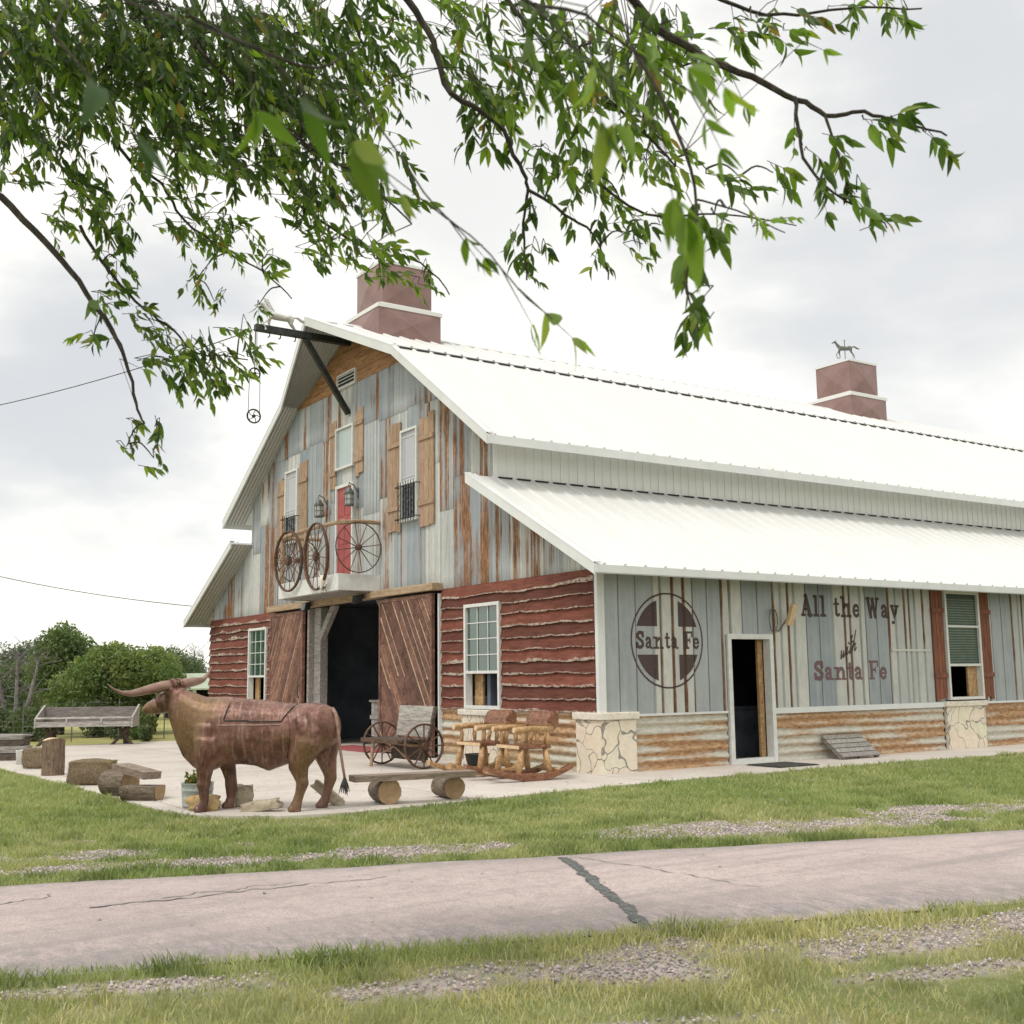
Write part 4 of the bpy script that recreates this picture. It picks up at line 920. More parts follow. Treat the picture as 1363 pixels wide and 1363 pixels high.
# ---- cupolas
def cupola(y0):
    def box4(bm_, x0, x1, ya, yb, z0, z1):
        # cross-broken sheet faces: each side has its centre pushed out a little
        for (a, c, n_) in (((x1, ya), (x1, yb), (1, 0)), ((x0, ya), (x1, ya), (0, -1)), ((x0, yb), (x0, ya), (-1, 0)), ((x1, yb), (x0, yb), (0, 1))):
            m_ = ((a[0]+c[0])/2+n_[0]*.085, (a[1]+c[1])/2+n_[1]*.085, (z0+z1)/2)
            bm_.add([(a[0], a[1], z0), (c[0], c[1], z0), (c[0], c[1], z1), (a[0], a[1], z1), m_], [(0, 1, 4), (1, 2, 4), (2, 3, 4), (3, 0, 4)])
        bm_.add([(x0, ya, z1), (x1, ya, z1), (x1, yb, z1), (x0, yb, z1)], [(0, 1, 2, 3)])
    b = MB(); box4(b, MX-.8, MX+.8, y0-.17, y0+1.42, 8.9, 9.72); o = b.build('cupola', 'cupola', barn); o['label'] = 'mauve brown square roof cupola with white bands'
    b = MB(); box4(b, MX-.635, MX+.635, y0, y0+1.27, 9.80, 10.80); b.build('tower', 'cupola', o)
    b = MB(); b.box(MX-.83, y0-.20, 9.66, MX+.83, y0+1.45, 9.75)
    b.add([(MX-.82, y0-.19, 9.75), (MX+.82, y0-.19, 9.75), (MX+.82, y0+1.44, 9.75), (MX-.82, y0+1.44, 9.75), (MX-.64, y0-.005, 9.84), (MX+.64, y0-.005, 9.84), (MX+.64, y0+1.275, 9.84), (MX-.64, y0+1.275, 9.84)], [(0,1,5,4),(1,2,6,5),(2,3,7,6),(3,0,4,7)])
    b.build('band', 'roof', o)
    b = MB(); b.box(MX-.66, y0-.025, 10.77, MX+.66, y0+1.295, 10.83)
    b.add([(MX-.655, y0-.02, 10.83), (MX+.655, y0-.02, 10.83), (MX+.655, y0+1.29, 10.83), (MX-.655, y0+1.29, 10.83), (MX, y0+.635, 10.98)], [(0,1,4),(1,2,4),(2,3,4),(3,0,4)]); b.build('cap', 'roof', o)
cupola(.44); cupola(16.12); cupola(31.)
# cross gable starting further along the roof
b = MB(); b.prism([(-3.0, 16.6, 4.95), (-3.0, 18.6, 6.15), (-3.0, 20.6, 4.95)], (2.9, 0, -.02)); b.build('cross_gable', 'roof', barn)
b = MB(); b.beam((-.08, 16.45, 4.93), (-.08, 18.6, 6.24), .06, .16); b.beam((-.08, 18.6, 6.24), (-.08, 20.75, 4.93), .06, .16); b.build('cross_gable_trim', 'trim', barn)
# ---- hoist beam
b = MB(); b.box(MX-.07, -2.28, 8.90, MX+.07, .0, 9.04); o = b.build('hoist_beam', 'iron', barn)
b = MB(); b.beam((MX, -1.12, 8.9), (MX, -.06, 7.33), .11, .11, (0, 1, 0)); b.build('brace', 'iron', o)
b = MB()
for y in (-1.95, -1.7, -1.35): b.tube([(MX, y, 8.9), (MX, y, 8.82), (MX, y-.04, 8.79)], .014, 5)
b.build('hook', 'iron', o)

# ================================================================== THINGS ON THE BARN
def wheel_parts(parent, c, nrm, r, n_sp=14, hub=.06, tr=.018, mat='rustiron', flat=1.6, lb=None):
    nrm = Vector(nrm).normalized(); a = nrm.cross(Vector((0, 0, 1))).normalized(); bq = nrm.cross(a); c = Vector(c)
    parent = MB().ring(c, nrm, r-tr, tr, 36, 6, flat).build('wagon_wheel', mat, parent, smooth=True); parent['label'] = lb
    h = MB(); h.tube([c-nrm*.06, c-nrm*.05, c+nrm*.05, c+nrm*.06], [hub*.6, hub, hub, hub*.6], 12); h.build('hub', mat, parent)
    for k in range(n_sp):
        t = 2*math.pi*(k+.3)/n_sp; d = a*math.cos(t)+bq*math.sin(t); s_ = MB(); s_.tube([c+d*hub*.8, c+d*(r-tr*1.5)], [.011, .008], 5); s_.build('spoke', mat, parent)
for (c, nrm, r, lb) in (((-8.15, -1.10, 4.02), (.08, 1, .03), .72, 'tall spoked wagon wheel outside the balcony front, nearer its corner'), ((-9.62, -1.10, 4.05), (-.05, 1, .03), .68, 'spoked wagon wheel at the far end of the balcony front'),
                        ((-7.25, -.56, 4.15), (1, .02, .0), .53, 'thin iron wheel filling the near end of the balcony railing'), ((-10.33, -.56, 4.15), (1, .02, .0), .53, 'thin iron wheel on the far end of the balcony railing')):
    big = abs(nrm[1]) > .5; wheel_parts(barn, c, nrm, r, 14 if big else 12, .09 if big else .06, .024 if big else .012, lb=lb)
# wall lanterns
def lantern(x, z, lb):
    o = empty('wall_lantern', (x, -.05, z), 0, lb, 'lantern', 'lanterns beside the loft door')
    MB().lathe([(.0, .0), (.10, .0), (.105, .04), (.09, .05)], 14, (0, -.2, -.42)).lathe([(.105, .0), (.115, .02), (.07, .10), (.05, .14), (0, .15)], 14, (0, -.2, -.16)).build('cage', 'verdigris', o, True)
    b = MB(); 
    for k in range(6): t = k*math.pi/3; b.tube([(.095*math.cos(t), -.2+.095*math.sin(t), -.38), (.095*math.cos(t), -.2+.095*math.sin(t), -.15)], .008, 4)
    b.ring((0, -.2, -.27), (0, 0, 1), .098, .008, 18, 5); b.build('frame', 'verdigris', o)
    MB().lathe([(.08, -.38), (.082, -.27), (.08, -.15)], 14, (0, -.2, 0)).build('lamp_glass', 'lampglass', o, True)
    MB().tube([(0, 0, -.12), (0, -.08, .04), (0, -.2, .09), (0, -.22, .0)], .014, 6).box(-.04, -.012, -.2, .04, .01, .0).build('bracket', 'verdigris', o)
lantern(-9.93, 5.42+.12, 'grey caged lantern left of the red loft door'); lantern(-8.36, 5.48+.12, 'grey caged lantern right of the red loft door')
# flood lamps
def flood(loc, lb, rz=0, big=False):
    o = empty('floodlight', loc, rz, lb, 'floodlight')
    MB().prism([(-.12, -.05, -.09), (.12, -.05, -.09), (.12, -.02, .09), (-.12, -.02, .09)], (0, .13, .02)).build('housing', 'iron', o, bevel=.01)
    MB().prism([(-.10, -.058, -.075), (.10, -.058, -.075), (.10, -.030, .075), (-.10, -.030, .075)], (0, .004, 0)).build('lens', 'darkpane', o)
    MB().tube([(0, .08, 0), (0, .16, .05), (0, .2, .12)], .015, 6).build('bracket', 'iron', o); return o
flood((-10.25, -.42, 3.10), 'black floodlight under the left end of the balcony'); flood((-7.62, -.42, 3.10), 'black floodlight under the right end of the balcony')
o = empty('yard_light', (.05, 3.98, 2.50), 0, 'small yellowish box light tilted out from the side wall before the lettering', 'light')
MB().prism([(.06, -.02, -.17), (.22, -.02, .17), (.28, -.02, .14), (.13, -.02, -.21)], (0, .13, 0)).build('housing', 'palewood', o, bevel=.008)
MB().tube([(0, -.1, -.30), (.05, -.02, -.16), (.12, .04, -.02)], .014, 6).build('arm', 'verdigris', o)
MB().tube([(.03, -.26-.10*math.cos(a), -.12+.20*math.sin(a)) for a in np.linspace(-1.2, 4.2, 14)]+[(.0, -.1, -.30)], .011, 6).build('conduit', 'verdigris', o)
# horses
def horse_mesh(voxel=.02, gallop=True):
    b = MB(); T = lambda pts: b.tube([(p[0], p[1], p[2]) for p in pts], [p[3] for p in pts], 10)
    T([(-.36,0,.56,.02),(-.32,0,.58,.10),(-.15,0,.56,.125),(.1,0,.55,.105),(.27,0,.59,.125),(.38,0,.60,.06),(.41,0,.6,.02)])   # trunk
    T([(-.28,0,.60,.10),(-.42,0,.76,.07),(-.50,0,.88,.055)]); T([(-.47,0,.90,.055),(-.58,0,.86,.045),(-.68,0,.80,.032),(-.70,0,.79,.02)])
    T([(-.46,.02,.93,.015),(-.46,.03,.99,.01)]); T([(-.46,-.02,.93,.015),(-.46,-.03,.99,.01)])
    T([(.40,0,.64,.03),(.52,0,.66,.045),(.64,0,.58,.05),(.76,0,.54,.03),(.84,0,.57,.01)])
    if gallop:
        T([(-.30,-.05,.52,.06),(-.38,-.05,.34,.035),(-.50,-.05,.20,.026),(-.42,-.05,.05,.024),(-.45,-.05,.0,.028)]); T([(-.26,.05,.52,.06),(-.28,.05,.3,.035),(-.24,.05,.12,.026),(-.34,.05,.04,.03)])
        T([(.30,-.05,.54,.08),(.30,-.05,.38,.045),(.40,-.05,.24,.028),(.40,-.05,.08,.022),(.37,-.05,.05,.028)]); T([(.32,.05,.54,.08),(.38,.05,.36,.045),(.50,.05,.24,.028),(.54,.05,.08,.022),(.51,.05,.05,.028)])
    return fuse(b, voxel, 2)
o = empty('horse_weathervane', (MX, 16.12+.635, 10.93), R(63), 'bronze running horse weathervane on the far cupola', 'weathervane')
hm = horse_mesh(.022); h = meshobj('horse', hm, 'verdigris', o); h.scale = (.60, .60, .62); h.location = (0, 0, .12)
MB().tube([(0, 0, 0), (0, 0, .7)], .014, 6).lathe([(0, -.03), (.025, 0), (0, .03)], 8, (0, 0, .72)).build('rod', 'verdigris', o)
o = empty('horse_figure', (MX, -1.72, 9.02), R(90)+R(8), 'white running horse figure standing on the hoist beam under the leaves', 'statue')
h = meshobj('body', horse_mesh(.018), 'cloth', o); h.scale = (.86, .95, .66); h.location = (0, 0, -.10)
b = MB(); 
for i in range(9): b.tube([(-.42+.02*i, .0, .60-.03*i), (-.36+.02*i, .03*(-1)**i, .62-.03*i), (-.30+.025*i, .05*(-1)**i, .54-.035*i)], [.014, .02, .006], 5)
b.build('mane', 'cloth', o)
# pulleys
o = empty('block_and_tackle', (MX, -2.27, 8.90), 0, 'two iron pulley wheels hanging on rope from the hoist beam tip', 'pulley')
MB().tube([(.0, 0, 0), (0, 0, -.9)], .012, 6).tube([(.0, -.11, -.95), (0, -.13, -1.9)], .008, 5).tube([(.0, .12, -.95), (0, .13, -1.9)], .008, 5).tube([(0, .03, 0), (.0, .05, -.85)], .008, 5).build('rope', 'darkwood', o)
for z, r in ((-.95, .12), (-1.88, .145)):
    w = MB(); w.ring((0, 0, z), (1, 0, .0), r, .018, 26, 6)
    for k in range(5): t = k*2*math.pi/5; w.tube([(0, 0, z), (0, r*.5*math.cos(t+.3), z+r*.5*math.sin(t+.3)), (0, r*math.cos(t), z+r*math.sin(t))], .009, 5)
    w.tube([(-.03, 0, z), (.03, 0, z)], .035, 10); w.build('pulley_wheel', 'iron', o)
# skull on the balcony
o = empty('cow_skull', (-7.75, -1.05, 3.46), 0, 'small bleached skull with dry twigs fixed to the balcony corner', 'skull')
b = MB(); b.tube([(0, -.05, .12), (0, -.08, .04), (.01, -.10, -.08), (.0, -.11, -.16)], [.05, .075, .045, .03], 9); meshobj('skull', fuse(b, .014, 2), 'bone', o)
b = MB(); b.tube([(-.03, -.06, .1), (-.16, -.06, .14), (-.2, -.06, .24)], [.025, .018, .005], 6); b.tube([(.03, -.06, .1), (.13, -.06, .14), (.17, -.06, .24)], [.025, .018, .005], 6); b.build('horn', 'bone', o)
b = MB()
for i in range(16): a = random.uniform(-1, 1); b.tube([(.05, -.04, -.1), (.05+a*.08, -.06, -.14), (.12+a*.16, -.08, -.18+random.uniform(-.1, .12))], .006, 4)
b.build('twigs', 'bark', o)
# mats, pallet, crate
b = MB(); b.box(-9.6, -.42, .002, -6.95, .5, .016); tag(b.build('entrance_mat', 'rug'), 'red mat lying across the big barn doorway', 'mat')
b = MB(); b.box(.30, 2.75, .001, 1.0, 3.62, .02); b.box(.28, 2.73, .0, 1.02, 3.64, .012); tag(b.build('doormat', 'rubber'), 'dark doormat on the path outside the side doorway', 'doormat')
o = empty('wooden_pallet', (.52, 4.78, .02), 0, 'small grey slatted pallet leaning against the rusty side wall', 'pallet')
Mx = Matrix.Rotation(R(-52), 4, 'Y')
b = MB()
def pbx(mb, x0, y0, z0, x1, y1, z1, M4, col=(1, 1, 1)):
    t = MB(); t.box(x0, y0, z0, x1, y1, z1); mb.add([M4@Vector(p) for p in t.v], t.f, col)
# slats run along y; the frame climbs from the path up to the wall
for k in range(5):
    s_ = MB(); pbx(s_, .015, 0, .01+k*.115, .035, .98, .105+k*.115, Mx, tone(.8, 1.2)); s_.build('slat', 'greywood', o)
s_ = MB()
for y in (.02, .46, .90): pbx(s_, -.05, y, 0, .012, y+.06, .58, Mx, tone(.6, .8))
s_.build('stringer', 'greywood', o)
o = empty('crate_stand', (-8.0, .62, 0), 0, 'tall weathered crate just inside the right edge of the barn doorway', 'crate')
b = MB()
for i in range(5): b.box(-.36+i*.145, -.3, .02, -.36+i*.145+.135, -.275, .98, tone(.8, 1.2))
for i in range(4): b.box(-.36, -.27+i*.14, .02, -.335, -.27+i*.14+.13, .98, tone(.8, 1.2))
b.box(-.38, -.33, .62, .38, -.302, .70); b.box(-.40, -.34, .98, .40, .34, 1.02); b.build('body', 'greywood', o)
o = empty('basket', (-7.9, .5, 1.02), 0, 'straw basket on the crate in the barn doorway', 'basket')
MB().lathe([(0, 0), (.13, 0), (.18, .14), (.19, .15), (.17, .15), (.12, .02), (0, .02)], 16).build('bowl', 'straw', o); MB().tube([(.17*math.cos(t), 0, .14+.15*math.sin(t)) for t in np.linspace(0, math.pi, 10)], .012, 6).build('handle', 'straw', o)
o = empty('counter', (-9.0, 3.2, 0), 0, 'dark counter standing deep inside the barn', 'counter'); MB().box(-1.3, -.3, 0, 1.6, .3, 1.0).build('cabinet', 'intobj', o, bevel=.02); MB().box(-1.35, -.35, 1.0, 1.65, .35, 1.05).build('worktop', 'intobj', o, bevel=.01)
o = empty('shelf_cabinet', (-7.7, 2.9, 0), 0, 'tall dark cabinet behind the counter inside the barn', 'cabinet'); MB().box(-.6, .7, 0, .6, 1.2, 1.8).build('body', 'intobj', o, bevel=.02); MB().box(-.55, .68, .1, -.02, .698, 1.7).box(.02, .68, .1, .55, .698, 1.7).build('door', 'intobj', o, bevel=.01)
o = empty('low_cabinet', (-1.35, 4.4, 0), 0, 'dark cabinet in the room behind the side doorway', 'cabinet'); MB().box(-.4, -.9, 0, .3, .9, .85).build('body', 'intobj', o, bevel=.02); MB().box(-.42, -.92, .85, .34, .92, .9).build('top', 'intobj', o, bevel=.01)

# ================================================================== LONGHORN STATUE
def loft(b, st, n=22, pw=.62):
    "st: (s, ztop, zbot, halfwidth, width height bias)"
    rings = []
    for (s, zt, zb_, hw, bias) in st:
        ring = []
        for k in range(n):
            t = 2*math.pi*k/n; cz_, sn = math.cos(t), math.sin(t); z = (zt+zb_)/2+(zt-zb_)/2*cz_
            hgt = (z-zb_)/max(1e-6, zt-zb_); wloc = hw*(1+bias*(hgt-.5)*1.2); w = math.copysign(abs(sn)**.85, sn)*wloc
            ring.append((s, w, z))
        rings.append(ring)
    o = len(b.v)
    for r in rings:
        for p in r: b.v.append(p); b.c.append((1, 1, 1))
    for i in range(len(rings)-1):
        for k in range(n): b.f.append((o+i*n+k, o+i*n+(k+1) % n, o+(i+1)*n+(k+1) % n, o+(i+1)*n+k))
    b.f.append(tuple(o+k for k in range(n))[::-1]); b.f.append(tuple(o+(len(rings)-1)*n+k for k in range(n)))
bull = empty('longhorn_statue', (1.17, -5.99, 0), R(52.5), 'life-size rusty brown longhorn bull statue facing left on the apron', 'statue')
b = MB()
loft(b, [(-1.06,1.345,1.16,.07,.2),(-1.0,1.375,.97,.12,.5),(-.93,1.385,.76,.14,.6),(-.85,1.375,.60,.16,.7),(-.72,1.33,.475,.20,.6),(-.60,1.285,.43,.25,.35),(-.48,1.28,.445,.28,.2),(-.34,1.285,.51,.29,.05),(-.15,1.265,.51,.305,0),(.02,1.245,.49,.31,0),(.16,1.232,.43,.30,.45),(.24,1.222,.46,.30,.3),(.36,1.205,.50,.295,.05),(.5,1.195,.55,.295,.1),(.66,1.205,.58,.295,.2),(.80,1.19,.64,.26,.2),(.90,1.14,.72,.20,.1),(.96,1.05,.78,.13,0),(.985,.98,.85,.06,0)])
HY = R(24); hc, hs = math.cos(HY), math.sin(HY)
def hp(l, v, z): return (-.98-l*hc+v*hs*-1*-1, l*hs+v*hc, z)     # head frame: l forward along the snout (turned away from the lens)
def hpt(l, v, z): return Vector((-.98, 0, 0))+Vector((-hc, hs, 0))*l+Vector((hs, hc, 0))*v+Vector((0, 0, z))
o_ = len(b.v); st = [(-.12,1.27,.12,.11),(-.02,1.262,.140,.13),(.08,1.245,.150,.13),(.17,1.222,.135,.11),(.26,1.195,.108,.09),(.34,1.175,.090,.085),(.40,1.158,.078,.080),(.435,1.15,.058,.062),(.45,1.145,.03,.03)]
for (l, z, hh, hw) in st:
    for k in range(14):
        t = 2*math.pi*k/14; p = hpt(l-.35*math.cos(t)*hh, math.sin(t)*hw, z+math.cos(t)*hh); b.v.append(tuple(p)); b.c.append((1, 1, 1))
for i in range(len(st)-1):
    for k in range(14): b.f.append((o_+i*14+k, o_+i*14+(k+1) % 14, o_+(i+1)*14+(k+1) % 14, o_+(i+1)*14+k))
b.f.append(tuple(o_+k for k in range(14))[::-1]); b.f.append(tuple(o_+(len(st)-1)*14+k for k in range(14)))
b.tube([hpt(-.02, -.14, 1.37), hpt(-.02, .14, 1.37)], .06, 10)
T = lambda pts, fl=1.: b.tube([p[:3] for p in pts], [p[3] for p in pts], 12, flat=fl)
T([(-.50,-.17,.80,.17),(-.51,-.19,.62,.135),(-.525,-.2,.47,.10),(-.53,-.2,.36,.078),(-.535,-.2,.30,.082),(-.53,-.2,.24,.062),(-.52,-.2,.13,.052),(-.53,-.2,.08,.058),(-.555,-.2,.045,.07),(-.565,-.2,.0,.078)])
T([(-.44,.17,.80,.16),(-.42,.19,.6,.125),(-.37,.2,.44,.085),(-.345,.2,.33,.07),(-.34,.2,.27,.074),(-.34,.2,.12,.05),(-.355,.2,.05,.065),(-.37,.2,.0,.072)])
T([(.66,-.14,.92,.20),(.63,-.16,.75,.20),(.58,-.18,.60,.155),(.555,-.2,.48,.115),(.59,-.2,.37,.078),(.605,-.2,.31,.074),(.575,-.2,.20,.055),(.55,-.2,.12,.056),(.53,-.2,.05,.068),(.515,-.2,.0,.076)])
T([(.74,.12,.92,.19),(.77,.16,.72,.19),(.79,.19,.54,.12),(.825,.2,.40,.082),(.835,.2,.33,.075),(.80,.2,.2,.055),(.775,.2,.10,.056),(.745,.2,.04,.068),(.735,.2,.0,.075)])
# haunch and shoulder plates
b.tube([(.60,-.12,.88),(.72,-.12,.93)], [.235,.235], 16); b.tube([(.60,.12,.88),(.72,.12,.93)], [.23,.23], 16); b.tube([(-.50,-.12,.95),(-.52,-.14,.75)], [.19,.165], 14); b.tube([(-.50,.12,.95),(-.52,.14,.75)], [.19,.165], 14)
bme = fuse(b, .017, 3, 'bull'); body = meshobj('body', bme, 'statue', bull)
bvh = BVHTree.FromPolygons([v.co.copy() for v in bme.vertices], [tuple(p.vertices) for p in bme.polygons])
def surf(s, z, side=-1, lift=.004):
    h = bvh.ray_cast(Vector((s, side*1.2, z)), Vector((0, -side, 0))); return (h[0]+h[1]*lift) if h[0] is not None else None
def surf_top(s, v, lift=.004):
    h = bvh.ray_cast(Vector((s, v, 2)), Vector((0, 0, -1))); return h[0]+h[1]*lift if h[0] is not None else None
line = [surf(-.29+.0*i, z) for i, z in enumerate(np.linspace(1.20, 1.03, 6))]
line = [surf_top(-.24, -.06)]+[surf(-.255-.01*i, z) for i, z in enumerate(np.linspace(1.19, 1.03, 5))]+[surf(s, 1.015-.012*(s > 0)) for s in np.linspace(-.28, .37, 14)]+[surf(.39+.02*i, z) for i, z in enumerate(np.linspace(1.04, 1.15, 5))]+[surf_top(.50, -.06)]
b = MB(); b.tube([p for p in line if p], .008, 5); b.build('saddle_seam', 'iron', bull)
b = MB(); b.tube([p for p in [surf(s, .965) for s in np.linspace(-.36, .36, 20)] if p], .006, 5); b.build('side_seam', 'horn', bull)
b = MB(); b.tube([p for p in [surf(.42+.05*math.sin(t*3.1), z) for t, z in zip(np.linspace(0, 1, 12), np.linspace(1.12, .60, 12))] if p], .006, 5); b.build('haunch_seam', 'statue', bull)
def horn(sgn, pts, lb):
    h = MB(); h.tube(pts, [.055, .060, .056, .046, .036, .025, .015, .004][:len(pts)], 12); o = h.build('horn', 'horn', bull, smooth=True); o['label'] = lb
    MB().tube([pts[0], Vector(pts[0]).lerp(Vector(pts[1]), .35)], .074, 12).build('collar', 'statue', o)
ax_h = Vector((hs, hc, 0))
def hz(v, f, z): return hpt(f, v, z)
horn(-1, [hz(-.03,-.02,1.425), hz(-.16,.0,1.415), hz(-.32,.03,1.385), hz(-.48,.045,1.355), hz(-.62,.05,1.335), hz(-.74,.06,1.345), hz(-.86,.06,1.385), hz(-.95,.06,1.445)], 'horn sweeping out to the left of the head')
horn(1, [hz(.03,-.02,1.425), hz(.14,-.03,1.44), hz(.28,-.01,1.455), hz(.42,.02,1.465), hz(.52,.05,1.48), hz(.60,.06,1.525), hz(.66,.07,1.58), hz(.70,.07,1.65)], 'horn curving up to the right behind the head')
for sg in (-1, 1):
    e = MB(); p0 = hpt(.05, sg*.12, 1.34); e.tube([p0, p0+Vector((-.01, sg*.06, -.03)), p0+Vector((-.02, sg*.10, -.10)), p0+Vector((-.02, sg*.09, -.17))], [.025, .045, .04, .008], 8, flat=.35); e.build('ear', 'statue', bull, smooth=True)
    e = MB(); p0 = hpt(.19, sg*.105, 1.275); e.tube([p0-ax_h*sg*.02, p0+ax_h*sg*.006], [.020, .012], 8); e.build('eye', 'iron', bull)
b = MB(); b.tube([(.90,-.06,1.13),(.95,-.10,1.08),(.985,-.12,.9),(1.02,-.13,.65),(1.06,-.13,.42),(1.07,-.13,.36)], [.03,.024,.020,.017,.015,.014], 8); o = b.build('tail', 'horn', bull, smooth=True)
b = MB()
for i in range(16): a = 2*math.pi*i/16; rr = random.uniform(.02, .08); b.tube([(1.07,-.13,.37), (1.07+rr*.6*math.cos(a), -.13+rr*.6*math.sin(a), .28), (1.07+rr*math.cos(a), -.13+rr*math.sin(a), .19+random.uniform(-.03, .03))], [.012, .010, .003], 5)
b.build('tail_tuft', 'iron', o)
bull.scale = (1, 1, 1)
for (sx, vy) in ((-.575, -.2), (-.38, .2), (.505, -.2), (.725, .2)):
    h = MB(); h.tube([(sx, vy-.035, 0.0), (sx-.02, vy-.035, .03), (sx+.01, vy-.03, .07)], [.045, .042, .03], 8); h.tube([(sx, vy+.035, 0.0), (sx-.02, vy+.035, .03), (sx+.01, vy+.03, .07)], [.045, .042, .03], 8); h.build('hoof', 'statue', bull, smooth=True)
# rocks wedged at the feet
def rock(loc, size, rz, mat, lb, seed, tilt=0):
    b = MB(); lump(b, (0, 0, 0), size, 0, .10, 5, seed); o = b.build('rock', mat, smooth=True); o.location = loc; o.rotation_euler = (0, tilt, rz); tag(o, lb, 'rock', 'rocks wedged around the feet of the statue')
rock((.80, -6.46, .085), (.36, .20, .15), R(50), 'splitstone', 'ochre yellow rock wedged beside the statue front hoof and the tub', 1)
rock((.72, -5.95, .11), (.20, .22, .26), R(70), 'tanrock', 'tall tan rock standing behind the statue front hoof', 2)
rock((1.36, -5.98, .06), (.42, .16, .12), R(50), 'tanrock', 'long flat tan rock lying left of the statue rear hoof', 3, R(-9))
rock((1.28, -5.12, .13), (.40, .14, .11), R(54), 'tanrock', 'slanting tan rock propped behind the statue rear hooves', 4, R(38))
# ================================================================== THINGS ON THE APRON
# flower tub
o = empty('flower_tub', (.46, -6.42, 0), 0, 'round galvanised tub of small orange flowers in front of the statue', 'planter')
MB().lathe([(0, .01), (.165, .01), (.17, .03), (.172, .09), (.178, .10), (.175, .11), (.18, .19), (.187, .20), (.182, .21), (.186, .27), (.195, .28), (.19, .285), (.178, .27), (.17, .22), (0, .22)], 28).build('tub', 'galv', o, True)
MB().lathe([(0, .225), (.172, .225)], 20).build('soil', 'soil', o)
def cards(n, fn, size, colf, rg, tri=False, asp=.5):
    "little leaf faces: fn -> centre; random attitude"
    C_ = np.array([fn() for _ in range(n)]) if callable(fn) else fn; n = len(C_)
    a = rg.normal(size=(n, 3)); a /= np.linalg.norm(a, axis=1)[:, None]; t = rg.normal(size=(n, 3)); bq = np.cross(a, t); bq /= np.linalg.norm(bq, axis=1)[:, None]
    s = size*rg.uniform(.6, 1.3, n)[:, None]; V = np.stack([C_-a*s, C_+bq*s*asp, C_+a*s, C_-bq*s*asp], 1).reshape(-1, 3)
    F = np.arange(n*4).reshape(n, 4); c = np.repeat(colf(C_, n), 4, 0); return V, F, c
rg = np.random.default_rng(3)
pts = np.array([(.15*math.sqrt(rg.uniform())*math.cos(a), .15*math.sqrt(rg.uniform())*math.sin(a), .24+abs(rg.normal(0, .055))) for a in rg.uniform(0, 6.28, 700)])
V, F, c = cards(0, pts, .028, lambda C_, n: np.array([.10, .17, .04])*rg.uniform(.5, 1.5, (n, 1)), rg); np_mesh('foliage', V, F, c, 'farleaf', o)
pts = pts[:110]+np.array([0, 0, .04]); V, F, c = cards(0, pts, .016, lambda C_, n: np.where(rg.uniform(size=(n, 1)) < .6, np.array([[.55, .22, .10]]), np.array([[.62, .45, .12]])), rg, asp=.9); np_mesh('blossom', V, F, c, 'farleaf', o)
# log bench in front
def log(parent, c, length, r, rz=0., name='log', z=None, half=False, mat='bark'):
    "log lying along local x"
    b = MB(); n = 26; m_ = 9; sd_ = random.random()*50; o_ = len(b.v); rows = []
    for i in range(m_+1):
        x = -length/2+length*i/m_; row = []
        for k in range(n):
            t = 2*math.pi*k/n; rr = r*(1+.07*mnoise.noise(Vector((math.cos(t)*1.3, math.sin(t)*1.3, x*2+sd_)))+.035*mnoise.noise(Vector((math.cos(t)*5, math.sin(t)*5, x*3+sd_))))
            y, z_ = rr*math.cos(t), rr*math.sin(t)
            if half: z_ = min(z_, r*.25)
            row.append((x, y, z_))
        rows.append(row)
    for r_w in rows: b.v += r_w; b.c += [(1, 1, 1)]*n
    for i in range(m_):
        for k in range(n): b.f.append((o_+i*n+k, o_+i*n+(k+1) % n, o_+(i+1)*n+(k+1) % n, o_+(i+1)*n+k))
    lg = b.build(name, mat, parent); lg.location = c; lg.rotation_euler = (0, 0, rz)
    e = MB()
    for row, xs in ((rows[0], -.004), (rows[-1], .004)):
        e.add([(p[0]+xs, p[1]*.985, p[2]*.985) for p in row], [tuple(range(n))])
    e.build('cut_end', 'endgrain', lg); return lg
def plank(parent, c, size, rz, mat, nm='plank', tilt=0., bark=None):
    b = MB(); lx, ly, lz = size; m_ = 14; rows = []
    for i in range(m_+1):
        x = -lx/2+lx*i/m_; w1 = ly/2*(1+.10*mnoise.noise(Vector((x*2.5, c[0], 1)))); w2 = ly/2*(1+.10*mnoise.noise(Vector((x*2.5, c[0], 5))))
        rows.append([(x, -w1, lz/2), (x, w2, lz/2), (x, w2*.93, -lz/2), (x, -w1*.93, -lz/2), (x, -w1, lz/2)])
    b.sheet(rows); b.add([rows[0][k] for k in range(4)], [(0, 1, 2, 3)]); b.add([rows[-1][k] for k in range(4)], [(3, 2, 1, 0)])
    o = b.build(nm, mat, parent); o.location = c; o.rotation_euler = (0, tilt, rz); return o
MC['plankgrey'] = pm('weathered_plank', (.17, .125, .095), (.33, .26, .21), 3, .85, (1.5, 9, 9), .5, c3=(.10, .07, .05))
o = empty('log_bench', (1.6, -4.1, 0), 0, 'low bench of one plank over two cut logs before the rocking chairs', 'bench')
log(o, (-.12, -.38, .145), .44, .148, R(-12)); log(o, (-.13, .50, .135), .44, .138, R(-8)); plank(o, (.12, -.12, .315), (1.52, .27, .07), R(80), 'plankgrey')
o = empty('log_bench', (-1.15, -6.75, 0), 0, 'low log bench with a slanting plank between the hay bale and the tub', 'bench')
log(o, (-.45, -.02, .16), .40, .165, R(30)); log(o, (.33, .06, .135), .46, .16, R(48), half=True); plank(o, (-.12, .1, .325), (1.05, .24, .09), R(6), 'plankgrey', tilt=R(3))
